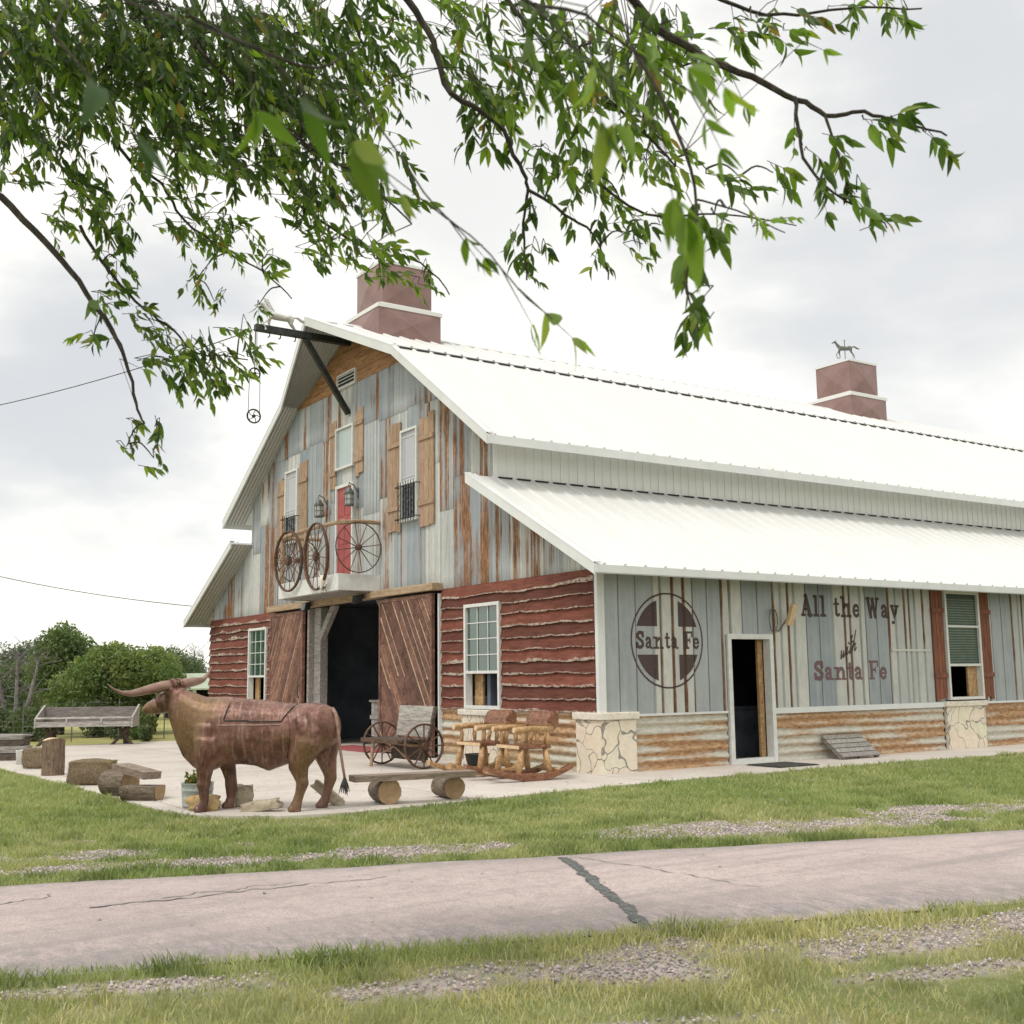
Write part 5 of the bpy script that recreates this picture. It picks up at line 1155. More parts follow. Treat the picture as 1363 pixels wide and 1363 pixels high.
# stump, bales, bucket, stack
o = empty('log_stump', (-5.73, -6.70, 0), 0, 'upright bark covered stump standing at the apron edge', 'stump')
b = MB(); rows = []
for i in range(9):
    z = .56*i/8; rows.append([(lambda rr, t: (rr*math.cos(t), rr*math.sin(t), z+(.02*math.cos(t*2) if i == 8 else 0)))(.175*(1+.06*mnoise.noise(Vector((math.cos(t), math.sin(t), z*3)))+.03*mnoise.noise(Vector((math.cos(t)*6, math.sin(t)*6, z*2)))), t) for t in np.linspace(0, 2*math.pi, 29)])
b.sheet(rows); b.build('trunk', 'barkv', o, True); MB().add([(p[0]*.97, p[1]*.97, .565+.02*math.cos(2*math.atan2(p[1], p[0]))) for p in rows[-1][:-1]], [tuple(range(28))]).build('cut_top', 'palewood', o)
def bale(loc, size, rz, lb):
    o = empty('hay_bale', loc, rz, lb, 'hay bale', 'hay bales along the apron edge')
    b = MB(); lump(b, (0, 0, size[2]/2), size, 0, .045, 8, loc[0]); b.build('bale', 'straw', o, smooth=True)
    rg = np.random.default_rng(int(abs(loc[0])*10)); n = 1800; P = rg.uniform(-.5, .5, (n, 3)); ax = rg.integers(0, 3, n); P[np.arange(n), ax] = np.sign(P[np.arange(n), ax])*.49
    P = P*np.array(size)*.95+np.array([0, 0, size[2]/2]); V, F, c = cards(0, P, .035, lambda C_, n_: np.array([.34, .26, .16])*rg.uniform(.3, 1.4, (n_, 1)), rg, asp=.09); np_mesh('straw', V, F, c, 'blade', o)
    s_ = MB()
    for x in (-size[0]*.2, size[0]*.2): s_.ring((x, 0, size[2]/2), (1, 0, 0), size[2]*.52, .006, 20, 4)
    return o
bale((-3.55, -6.62, 0), (.62, .40, .34), R(56), 'larger flattened hay bale beside the left log bench'); bale((-7.55, -6.55, 0), (.42, .36, .34), R(50), 'smaller hay bale behind the upright stump')
o = empty('bucket', (-8.75, -6.6, 0), 0, 'small white bucket left of the smaller hay bale', 'bucket')
MB().lathe([(0, .01), (.075, .0), (.095, .24), (.102, .25), (.095, .255), (.085, .24), (.07, .03)], 18).build('pail', 'white', o, True); MB().tube([(.095*math.cos(t), -.02-.05*math.sin(t), .24+.03*math.sin(t)) for t in np.linspace(0, math.pi, 9)], .004, 5).build('handle', 'iron', o)
o = empty('timber_stack', (-10.2, -6.6, 0), R(60), 'stack of dark grey timbers at the far left edge', 'timber stack')
for k, (dx, dz, l) in enumerate(((0, .0, 1.5), (.05, .14, 1.3), (-.1, .27, 1.4), (.05, .36, 1.0))):
    plank(o, (-.25+dx, .0, .065+dz), (l, .34-.04*k, .12 if k < 2 else .08), R(4*k-5), 'darkwood' if k % 2 == 0 else 'greywood')
o = empty('timber_block', (-13.6, -5.95, 0), R(40), 'dark wooden trough-like block behind the hay bales', 'timber'); plank(o, (0, 0, .16), (.9, .35, .3), 0, 'darkwood', 'block'); plank(o, (0, 0, .33), (1.0, .4, .04), 0, 'greywood', 'lid')
o = empty('feeder_post', (-16.2, -6.6, 0), 0, 'dark upright barrel stove shape at the left edge before the trees', 'barrel'); MB().lathe([(0, 0), (.26, 0), (.28, .1), (.28, .9), (.32, .95), (.3, 1.0), (0, 1.02)], 18).build('body', 'iron', o, True); MB().tube([(0, 0, 1.0), (0, 0, 1.25)], .07, 8).build('neck', 'iron', o)
# raised feed trough
o = empty('feed_trough', (-14.7, -4.0, -.07), R(61), 'long grey raised feed trough on crossed posts before the trees', 'trough')
b = MB(); b.box(-1.10, -.30, .50, 1.10, .30, .54); b.box(-1.10, -.33, .50, 1.10, -.30, .62, (1.3, 1.3, 1.3)); b.box(-1.10, .30, .50, 1.10, .33, .95, (.75, .7, .7)); b.build('bed', 'greywood', o)
b = MB(); b.prism([(-1.13, -.33, .48), (-1.13, .33, .48), (-1.13, .36, 1.0), (-1.13, -.33, .70)], (.04, 0, 0), (1.4, 1.4, 1.4)); b.prism([(1.09, -.33, .48), (1.09, .33, .48), (1.09, .36, 1.0), (1.09, -.33, .70)], (.04, 0, 0), (1.4, 1.4, 1.4)); b.build('end_board', 'greywood', o)
b = MB(); b.box(-1.10, -.36, .69, 1.10, -.32, .73, (1.6, 1.6, 1.6)); b.box(-.4, -.36, .6, -.37, -.33, .69, (1.6, 1.6, 1.6)); b.box(.4, -.36, .6, .43, -.33, .69, (1.6, 1.6, 1.6)); b.build('rail', 'greywood', o)
for x in (-.85, .85):
    b = MB(); b.tube([(x-.3, -.2, -.02), (x+.2, .1, .55)], .04, 7, jitter=.1); b.tube([(x+.3, -.15, -.02), (x-.2, .12, .55)], .04, 7, jitter=.1); b.tube([(x, .25, -.02), (x, .25, .52)], .07, 7, jitter=.1); b.build('leg', 'darkwood', o)
# wheel bench
o = empty('wagon_wheel_bench', (-3.38, -1.62, 0), 0, 'dark wagon wheel bench with grey board back before the right sliding door', 'bench')
for x in (-.74, .74):
    w = MB(); w.ring((x, 0, .37), (1, 0, 0), .352, .018, 36, 6, 1.7); wo_ = w.build('wheel', 'rustiron', o, smooth=True)
    w = MB(); w.tube([(x-.07, 0, .37), (x+.07, 0, .37)], .055, 12); w.build('hub', 'rustiron', wo_)
    w = MB()
    for k in range(12): t = k*math.pi/6; w.tube([(x, .05*math.cos(t), .37+.05*math.sin(t)), (x, .34*math.cos(t), .37+.34*math.sin(t))], .012, 5)
    w.build('spokes', 'rustiron', wo_)
b = MB()
for k in range(3): b.box(-.66, -.38+k*.17, .44, .66, -.22+k*.17, .475, tone(.8, 1.2))
b.build('seat', 'darkwood', o); b = MB(); b.box(-.72, -.42, .41, .60, -.385, .475); b.build('front_rail', 'rustiron', o)
b = MB()
for k in range(2):
    z0 = .50+k*.255; b.prism([(-.56, .10+z0*.16, z0), (.56, .10+z0*.16, z0), (.58+.02*k, .10+(z0+.25)*.16, z0+.25), (-.58-.0*k, .10+(z0+.25)*.16, z0+.25)], (0, .03, 0), tone(.9, 1.25))
b.build('backrest', 'greywood', o)
b = MB(); b.box(-.5, .05, .12, .66, .12, .44); b.prism([(.62, .02, .1), (.68, .02, .1), (.66, .26, 1.0), (.62, .26, 1.0)], (0, .05, 0)); b.build('back_board', 'darkwood', o)
b = MB(); b.tube([(-.45, -.36, 0), (-.40, -.34, .42)], .03, 6); b.tube([(-.66, .03, .37), (.66, .03, .37)], .025, 6); b.tube([(-.62, -.05, .2), (-.1, -.1, .34), (.5, -.1, .1)], .02, 6); b.build('leg', 'timber', o)
# rocking chairs
def rocker(loc, rz, lb, k):
    o = empty('rocking_chair', loc, rz, lb, 'rocking chair', 'log rocking chairs by the front wall'); rn = random.Random(k)
    for sx in (-.30, .30):
        b = MB(); n = 14; rows = []
        for i in range(n+1):
            t = i/n; y = -.82+1.42*t; z = .035+.36*(y/1.05)**2*(1.15 if y > 0 else .75); h = .072*(1-.5*abs(t-.5)*2); w = .062
            rows.append([(sx-w, y, z+h), (sx+w, y, z+h), (sx+w*.9, y, z-h*.6), (sx-w*.9, y, z-h*.6), (sx-w, y, z+h)])
        b.sheet(rows); b.add([rows[0][j] for j in range(4)], [(0, 1, 2, 3)]); b.add([rows[-1][j] for j in range(4)], [(3, 2, 1, 0)]); b.build('rocker', 'honey' if k == 1 else 'cedar', o, smooth=False, bevel=.012)
        for (y0, y1) in ((-.30, -.22), (.24, .18)):
            b = MB(); b.tube([(sx, y0, .08), (sx*.98+rn.uniform(-.02, .02), (y0+y1)/2, .26), (sx*.88, y1, .45)], [.040, .052, .036], 8, jitter=.1); b.build('leg', 'honey', o, True)
        for y in (-.22, .02, .20):
            b = MB(); b.tube([(sx*.95, y, .49), (sx*1.02, y+.01, .60), (sx, y, .70)], [.022, .036, .02], 7, jitter=.1); b.build('arm_post', 'honey', o, True)
        b = MB(); b.tube([(sx, -.36, .72), (sx*1.01, -.05, .735), (sx*.98, .30, .72)], [.042, .045, .042], 9, jitter=.07); a = b.build('arm', 'honey', o, True)
        MB().tube([(sx, -.364, .72), (sx, -.352, .72)], .040, 9).build('cut_end', 'palewood', a)
    b = MB(); b.box(-.31, -.28, .445, .31, .26, .50); b.build('seat', 'cedar', o, bevel=.015); MB().box(-.312, -.295, .452, .312, -.282, .497).build('seat_edge', 'palewood', o)
    # hollowed half-log backrest
    b = MB(); rows = []
    for i in range(11):
        x = -.30+.6*i/10; row = []
        for (dy, dz) in ((.0, 0), (-.055, .07), (-.06, .16), (-.02, .24), (.03, .27), (.11, .22), (.14, .10), (.09, .0), (.0, 0)):
            q2 = 1+.04*mnoise.noise(Vector((x*5, dz*9, k*3))); row.append((x, .24+dy*q2+dz*.25, .70+dz*q2))
        rows.append(row)
    b.sheet(rows); b.add([rows[0][j] for j in range(8)], [tuple(range(8))]); b.add([rows[-1][j] for j in range(8)], [tuple(range(8))[::-1]]); b.build('backrest', 'cedar', o, bevel=.01)
    b = MB(); b.tube([(-.2, .21, .48), (-.2, .28, .74)], .03, 7); b.tube([(.2, .21, .48), (.2, .28, .74)], .03, 7); b.tube([(-.3, -.55, .12), (.3, -.55, .12)], .035, 7); b.tube([(-.3, .4, .13), (.3, .4, .13)], .035, 7); b.build('stretcher', 'honey', o, True)
rocker((-.02, -1.42, 0), R(-3), 'nearer log rocking chair with red cedar runners beside the corner pier', 0)
rocker((-1.12, -1.42, 0), R(2), 'farther log rocking chair with honey coloured runners below the window', 1)
o = empty('plant_pot', (-2.4, -.75, 0), 0, 'low black pot behind the farther rocking chair', 'pot'); MB().lathe([(0, 0), (.15, 0), (.2, .2), (.215, .22), (.19, .22), (.16, .15), (0, .15)], 20).build('pot', 'iron', o, True); MB().lathe([(0, .17), (.175, .17)], 16).build('soil', 'soil', o)

# ================================================================== TREES, FENCE AND SHED BEHIND
def crown(name, lobes, n, size, base, parent, rg, var=.5, shell=.55, asp=.5, mat='farleaf'):
    P = []; tot = sum(l[3]*l[4]*l[5] for l in lobes)
    for (cx, cy, cz, rx, ry, rz_) in lobes:
        k = int(n*rx*ry*rz_/tot)+1; d = rg.normal(size=(k, 3)); d /= np.linalg.norm(d, axis=1)[:, None]
        lump_ = .80+.40*vnoise(d[:, 0]*3+cx, d[:, 1]*3+d[:, 2]*3+cz, 2)
        rr = (shell+(1-shell)*rg.uniform(0, 1, k)**.6)*lump_; P.append(d*rr[:, None]*np.array([rx, ry, rz_])+np.array([cx, cy, cz]))
    P = np.concatenate(P); cl = vnoise(P[:, 0]*2.6+7, P[:, 1]*2.6+P[:, 2]*3.1, 5); keep = cl+rg.uniform(0, .45, len(P)) > .36; P = P[keep]; P[:, 2] = np.abs(P[:, 2])
    def cf(C_, m_):
        t = vnoise(C_[:, 0]*1.9, C_[:, 1]*1.9+C_[:, 2]*2.3, 8)[:, None]; k = (1-var)+2*var*(t*.6+.4*rg.uniform(0, 1, (m_, 1)))
        c = np.array([base])*k; c[:, 0] *= (1+.35*(t[:, 0]-.4)); return c
    V, F, c = cards(0, P, size, cf, rg, asp=asp); return np_mesh(name, V, F, c, mat, parent)
def bgtree(loc, lobes, n, base, lb, seed, trunks=3, size=.058, group='bushy trees beyond the apron', var=.5, bare=0, nm='bushy_tree'):
    o = empty(nm, loc, 0, lb, 'tree', group); rg = np.random.default_rng(seed); rn = random.Random(seed); b = MB()
    top = max(l[2]+l[5]*.5 for l in lobes)
    for k in range(trunks):
        l = lobes[k % len(lobes)]; x0 = rn.uniform(-.25, .25); y0 = rn.uniform(-.2, .2); p1 = Vector((x0, y0, -.1)); p2 = Vector((l[0]*.35+rn.uniform(-.3, .3), l[1]*.4, l[2]*.5)); p3 = Vector((l[0]*.8, l[1]*.8, l[2]+l[5]*.2))
        b.tube([p1, p1.lerp(p2, .5)+Vector((rn.uniform(-.1, .1), rn.uniform(-.1, .1), 0)), p2, p3], [.09, .075, .06, .025], 7)
        for j in range(7+bare):
            e = p2.lerp(p3, rn.random()); d = Vector((rn.uniform(-1, 1), rn.uniform(-1, 1), rn.uniform(-.1, 1)))*rn.uniform(.4, 1.0); tk = .028 if not bare else .011
            b.tube([e, e+d*.5+Vector((0, 0, .05)), e+d], [tk, tk*.6, tk*.22], 5)
            if bare:
                for _ in range(4): e2 = e+d*rn.uniform(.4, .9); d2 = Vector((rn.uniform(-1, 1), rn.uniform(-1, 1), rn.uniform(-.2, 1)))*rn.uniform(.15, .35); b.tube([e2, e2+d2], [.006, .003], 4)
    b.build('trunk', 'treebark' if not bare else 'greytwig', o)
    if n: crown('crown', lobes, n, size, base, o, rg, var)
    return o
G1, G2, G3, G4 = (.100, .140, .075), (.135, .190, .080), (.165, .225, .085), (.090, .120, .090)
def gl(px, d): p = at(px, 900, d); return (p.x, p.y, GZ)
def ltree(px, d, w, h, n, base, lb, seed, low=.35, **k):
    "loc from a bearing and distance; w, h in metres; crown reaches down to low"
    rn = random.Random(seed); ls = []
    for j in range(7):
        t = rn.uniform(-1, 1); sx = Vector((.557, .83, 0))*(t*w*.34); dp = Vector((-.83, .557, 0))*rn.uniform(-.9, .9); z = low+(h-low)*rn.uniform(.28, .78)*(1-.25*abs(t)); r = w*rn.uniform(.20, .30)
        ls.append((sx.x+dp.x, sx.y+dp.y, z, r, r, min((h-z)*.98, r*1.0)))
    ls.append((0, 0, h*.62, w*.34, w*.30, h*.38)); return bgtree(gl(px, d), ls, n, base, lb, seed, **k)
ltree(-60, 33, 3.6, 2.5, 13500, G2, 'dark green tree at the far left edge of the tree line', 31, .1)
ltree(8, 36, 2.6, 2.2, 7800, G1, 'low dark tree between the left edge and the tallest tree', 32, .2)
ltree(80, 34, 2.7, 3.25, 18000, G2, 'tallest bushy tree rising above the feed trough', 33, .5)
ltree(145, 33, 2.7, 2.65, 16500, G3, 'bright green round tree above the right half of the trough', 34, .45)
ltree(198, 34, 2.5, 2.55, 14250, G3, 'bright green tree behind the horns of the statue', 35, .5)
ltree(40, 44, 4.2, 3.1, 10500, G4, 'dark bluish tree standing behind the tallest tree', 36, .6)
ltree(228, 48, 2.8, 3.0, 7500, G1, 'olive tree farther back toward the barn corner', 37, .6)
ltree(250, 58, 3.0, 2.9, 7800, G4, 'small dark distant tree beside the barn corner', 38, .5)
ltree(110, 52, 6, 2.9, 10500, G4, 'dark distant tree seen between the nearer crowns', 39, .3)
ltree(170, 55, 6, 2.7, 10500, G4, 'dark distant tree farther right between the nearer crowns', 41, .2)
ltree(-190, 36, 5, 3.4, 6000, G2, 'wide green tree beyond the left edge', 40, .3)
o = bgtree(gl(22, 31), [(0, 0, 2.2, .9, .9, .9), (.5, .6, 2.0, .6, .6, .8), (-.4, -.6, 1.9, .6, .6, .8)], 0, G1, 'bare grey twiggy tree against the sky at the left', 52, 3, bare=9)
0 and bgtree(gl(66, 31.5), [(0, 0, 1.7, .8, .8, .6), (.4, .5, 1.6, .6, .6, .6)], 0, G1, 'bare grey twigs in front of the tallest tree', 53, 3, bare=9)
o = bgtree(gl(258, 50), [(0, 0, 2.6, .8, .8, 1.0), (.3, .4, 2.4, .5, .5, .8)], 0, G1, 'thin bare tree beside the barn corner', 54, 3, bare=8)
def bush(px, d, w, h, n, base, lb, seed):
    o = empty('shrub', gl(px, d), 0, lb, 'shrub', 'shrubs along the fence'); rg = np.random.default_rng(seed); rn = random.Random(seed)
    ls = [(rn.uniform(-.5, .5)*w*.5, rn.uniform(-.5, .5)*w*.6, h*.5, w*.3, w*.3, h*.5) for _ in range(5)]; crown('foliage', ls, n, .055, base, o, rg)
    b = MB()
    for k in range(5): a = rn.uniform(0, 6.28); b.tube([(0, 0, -.05), (math.cos(a)*w*.2, math.sin(a)*w*.2, h*.5), (math.cos(a)*w*.35, math.sin(a)*w*.35, h*.85)], [.02, .014, .005], 5)
    b.build('stem', 'treebark', o)
bush(190, 30.5, 1.15, .85, 2600, G2, 'leafy green shrub right of the feed trough', 61); bush(196, 29.5, .4, .42, 500, G1, 'small dark shrub at the right of the meadow gap', 62)
bush(50, 30.5, 1.6, .9, 3000, G1, 'dark shrub under the left end of the trough', 63); bush(128, 32, .9, 1.1, 2600, G1, 'upright dark shrub behind the middle of the trough', 64); bush(-5, 31, 1.8, .9, 3000, G1, 'dark shrub behind the timber stack', 65)
bush(158, 31, .8, .75, 1500, G1, 'dark shrub under the right end of the trough', 66)
# wire fence
fence = empty('wire_fence', (-17.2, -3.5, GZ), 0, 'thin wire fence with steel posts between apron and meadow', 'fence')
for k in range(12):
    y = -7.2+1.15*k; MB().tube([(.12*k-.6, y, 0), (.12*k-.6, y, 1.05)], .016, 5).build('post', 'verdigris', fence)
b = MB()
for z in np.linspace(.12, .98, 7): b.tube([(-.6, -7.2, z), (.72, 5.45, z)], .0025, 4)
for k in range(64): t = k/64; b.tube([(-.6+1.32*t, -7.2+12.65*t, .12), (-.6+1.32*t, -7.2+12.65*t, .98)], .0018, 4)
b.build('wire', 'verdigris', fence)
# shed behind
p = at(276, 900, 47)
o = empty('open_shed', (p.x, p.y, GZ), R(60), 'small open shed with pale green roof behind the barn corner', 'shed')
MC['greenroof'] = pm('pale_green_roof', (.30, .36, .26), (.42, .47, .36), 4, .6, bump=.1)
b = MB(); b.prism([(-2.2, -1.6, 1.15), (3.5, -1.6, 1.15), (3.5, 0, 1.75), (-2.2, 0, 1.75)], (0, 0, .06)); b.prism([(-2.2, 0, 1.75), (3.5, 0, 1.75), (3.5, 1.6, 1.15), (-2.2, 1.6, 1.15)], (0, 0, .06)); b.build('roof', 'greenroof', o)
for x in (-2, -.2, 1.6, 3.3): MB().box(x-.06, -1.5, 0, x+.06, -1.38, 1.17).box(x-.06, 1.38, 0, x+.06, 1.5, 1.17).build('post', 'white', o)
MB().box(-2, 1.3, 0, 3.3, 1.36, 1.15).box(.2, -.4, 0, 2.6, 1.2, .8).build('back_wall', 'black', o)
# overhead wires and their pole
pole = Vector((-31.5, -13.0, GZ))
o = empty('utility_pole', pole, 0, 'wooden utility pole out beyond the left edge carrying the overhead wires', 'utility pole'); MB().tube([(0, 0, -.2), (0, 0, 10.4)], [.16, .11], 10).build('pole', 'darkwood', o); MB().box(-.06, -1.0, 9.75, .06, 1.0, 9.9).build('crossarm', 'darkwood', o)
def wire(p, q_, sag, lb):
    p, q_ = Vector(p), Vector(q_); b = MB(); b.tube([p.lerp(q_, t)-Vector((0, 0, sag*4*t*(1-t))) for t in np.linspace(0, 1, 30)], .011, 5); tag(b.build('overhead_wire', 'iron'), lb, 'wire', 'wires running to the barn')
wire(pole+Vector((0, .6, 9.9)), (MX, -2.2, 8.97), .85, 'upper overhead wire running to the tip of the hoist beam'); wire(pole+Vector((0, -.1, 8.6)), (-18.0, -.35, 3.55), .75, 'lower overhead wire running to the left eave of the barn')

# ================================================================== OVERHANGING TREE
LP = []      # leaves: base, direction, up-normal, length, width, colour
stems = MB(); net = []
rn = random.Random(17)
def limb(pts, r0, r1, n=7):
    P = [Vector(p) for p in pts]; out = []
    for i in range(len(P)-1):
        p0 = P[max(0, i-1)]; p1 = P[i]; p2 = P[i+1]; p3 = P[min(len(P)-1, i+2)]
        for j in range(4): t = j/4; out.append(.5*((2*p1)+(p2-p0)*t+(2*p0-5*p1+4*p2-p3)*t*t+(3*p1-p0-3*p2+p3)*t**3))
    out.append(P[-1]); m_ = len(out)
    out = [p+Vector((rn.uniform(-1, 1), rn.uniform(-1, 1), rn.uniform(-1, 1)))*(.006 if r0 > .0061 else .001) for p in out]
    stems.tube(out, [r0+(r1-r0)*i/(m_-1) for i in range(m_)], n)
    net.extend(out); return out
T0 = Vector(CC)+_r*-3.4+Vector((-.83, .557, 0))*.9; T0.z = GZ
trunk_top = T0+Vector((.1, .1, 2.9))
hub = [at(-120, -260, 4.6), at(250, -300, 5.2), at(560, -260, 5.0), at(860, -230, 4.6), at(1010, -190, 4.6)]
tr = MB(); tr.tube([T0+Vector((0, 0, -.2)), T0+Vector((0, 0, .3)), T0+Vector((.05, .02, 1.6)), trunk_top], [.30, .22, .19, .16], 14, jitter=.05)
limb([trunk_top-Vector((0, 0, .1)), trunk_top.lerp(hub[0], .5)+Vector((0, 0, .3)), hub[0]], .10, .045, 9)
limb([trunk_top-Vector((0, 0, .1)), trunk_top.lerp(hub[1], .5)+Vector((0, 0, .7)), hub[1], hub[2]], .12, .04, 9); limb([hub[1], hub[2]+Vector((0, 0, .2)), hub[3], hub[4]], .05, .03, 9)
BR = [([(-60, 205), (0, 262), (60, 322), (105, 375), (148, 440), (168, 480), (180, 535), (192, 562)], 4.8, 4.6, .019, .004, 0),
      ([(60, -40), (120, 60), (150, 170), (172, 215), (215, 245), (245, 292), (300, 335), (350, 362), (388, 398)], 5.4, 5.6, .013, .003, 0),
      ([(105, 300), (150, 365), (190, 410), (232, 440), (262, 468), (330, 478)], 4.9, 5.0, .008, .003, 0),
      ([(0, 150), (60, 200), (130, 280), (160, 340)], 5.2, 5.2, .010, .003, 0), ([(200, -40), (260, 60), (330, 130), (420, 200), (500, 250), (550, 300)], 4.8, 4.2, .010, .003, 1),
      ([(500, -60), (545, 0), (575, 55), (600, 125), (660, 160), (690, 220), (703, 252), (697, 300), (702, 372)], 4.4, 4.4, .017, .004, 2),
      ([(703, 252), (750, 285), (790, 312), (812, 372)], 4.4, 4.3, .007, .003, 2), ([(640, -60), (690, 20), (760, 90), (840, 160), (900, 220)], 4.6, 4.2, .012, .004, 2),
      ([(800, -80), (862, 22), (925, 68), (1000, 105), (1060, 132), (1100, 152), (1150, 150), (1205, 165), (1262, 180)], 3.8, 3.7, .017, .003, 3),
      ([(1058, 130), (1063, 180), (1085, 235), (1140, 275), (1182, 303)], 3.7, 3.6, .007, .002, 3), ([(1098, 152), (1112, 195), (1120, 225)], 3.7, 3.65, .006, .002, 3),
      ([(840, 60), (890, 150), (925, 250), (920, 330), (914, 380), (930, 440)], 3.0, 2.8, .006, .002, 3), ([(925, 265), (980, 280), (1045, 310)], 3.0, 3.0, .003, .0015, 3),
      ([(900, -60), (960, 0), (1040, 20), (1130, 10), (1225, 12)], 4.0, 4.0, .010, .003, 4), ([(780, 230), (860, 285), (960, 285), (1060, 300)], 4.2, 4.2, .006, .002, 3),
      ([(-60, -70), (250, -50), (600, -60), (950, -60)], 1.7, 1.7, .006, .004, 0),
      ([(470, 120), (520, 190), (580, 275), (640, 325), (690, 385), (735, 425)], 2.3, 1.9, .0022, .0012, 2), ([(360, 230), (420, 290), (500, 335), (560, 350), (598, 392)], 5.4, 5.4, .008, .003, 1),
      ([(250, 20), (330, 60), (420, 90), (480, 60)], 2.0, 2.2, .004, .002, 1), ([(700, -60), (780, 20), (860, 80), (930, 130)], 1.9, 1.9, .004, .0015, 3)]
for pts, d0, d1, r0, r1, hb in BR:
    n = len(pts); P = [at(x, y, d0+(d1-d0)*i/(n-1)) for i, (x, y) in enumerate(pts)]
    if pts[0][1] < 0 or pts[0][0] < 0: P = [hub[hb]]+P
    limb(P, r0, r1, 6)
def leafcol(bright):  # bright paints lit and layer-shaded crown tones into the leaf colour
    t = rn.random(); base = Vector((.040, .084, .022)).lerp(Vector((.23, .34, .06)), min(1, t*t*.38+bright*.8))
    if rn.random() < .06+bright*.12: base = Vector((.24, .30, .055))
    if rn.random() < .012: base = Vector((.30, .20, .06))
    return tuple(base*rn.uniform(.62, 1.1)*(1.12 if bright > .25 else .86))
DOWN = Vector((0, 0, -1))
def spray(start, d, length, ll, bright=.2, ns=None):
    ns = ns or max(4, int(length/(ll*.36))); d = d.normalized(); p = start.copy(); pts = [p.copy()]; side = d.cross(Vector((rn.uniform(-.4, .4), rn.uniform(-.4, .4), 1)))
    side = side.normalized() if side.length > .1 else Vector((1, 0, 0)); st = length/ns
    for i in range(ns):
        d = (d+DOWN*.07+Vector((rn.uniform(-1, 1), rn.uniform(-1, 1), rn.uniform(-1, 1)))*.10).normalized(); p = p+d*st; pts.append(p.copy())
        for sg in ((1, -1) if rn.random() < .75 else (rn.choice((1, -1)),)):
            ld = (d*.75+side*sg*rn.uniform(.5, 1.0)+DOWN*rn.uniform(.15, .8)+Vector((rn.uniform(-1, 1), rn.uniform(-1, 1), rn.uniform(-1, 1)))*.22).normalized()
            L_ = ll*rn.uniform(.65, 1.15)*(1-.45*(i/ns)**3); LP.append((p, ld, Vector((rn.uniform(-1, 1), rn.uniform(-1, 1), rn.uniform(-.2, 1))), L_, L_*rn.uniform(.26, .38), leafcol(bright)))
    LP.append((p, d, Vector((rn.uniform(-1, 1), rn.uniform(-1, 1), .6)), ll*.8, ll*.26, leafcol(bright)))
    stems.tube(pts, [.0016]+[.0012]*(len(pts)-2)+[.0006], 4)
def scr_dir(a, out=.3):
    "a: angle on view, 0 = to the right, -90 = down"
    return _R*math.cos(R(a))+_U*math.sin(R(a))+_F*rn.uniform(-out, out)
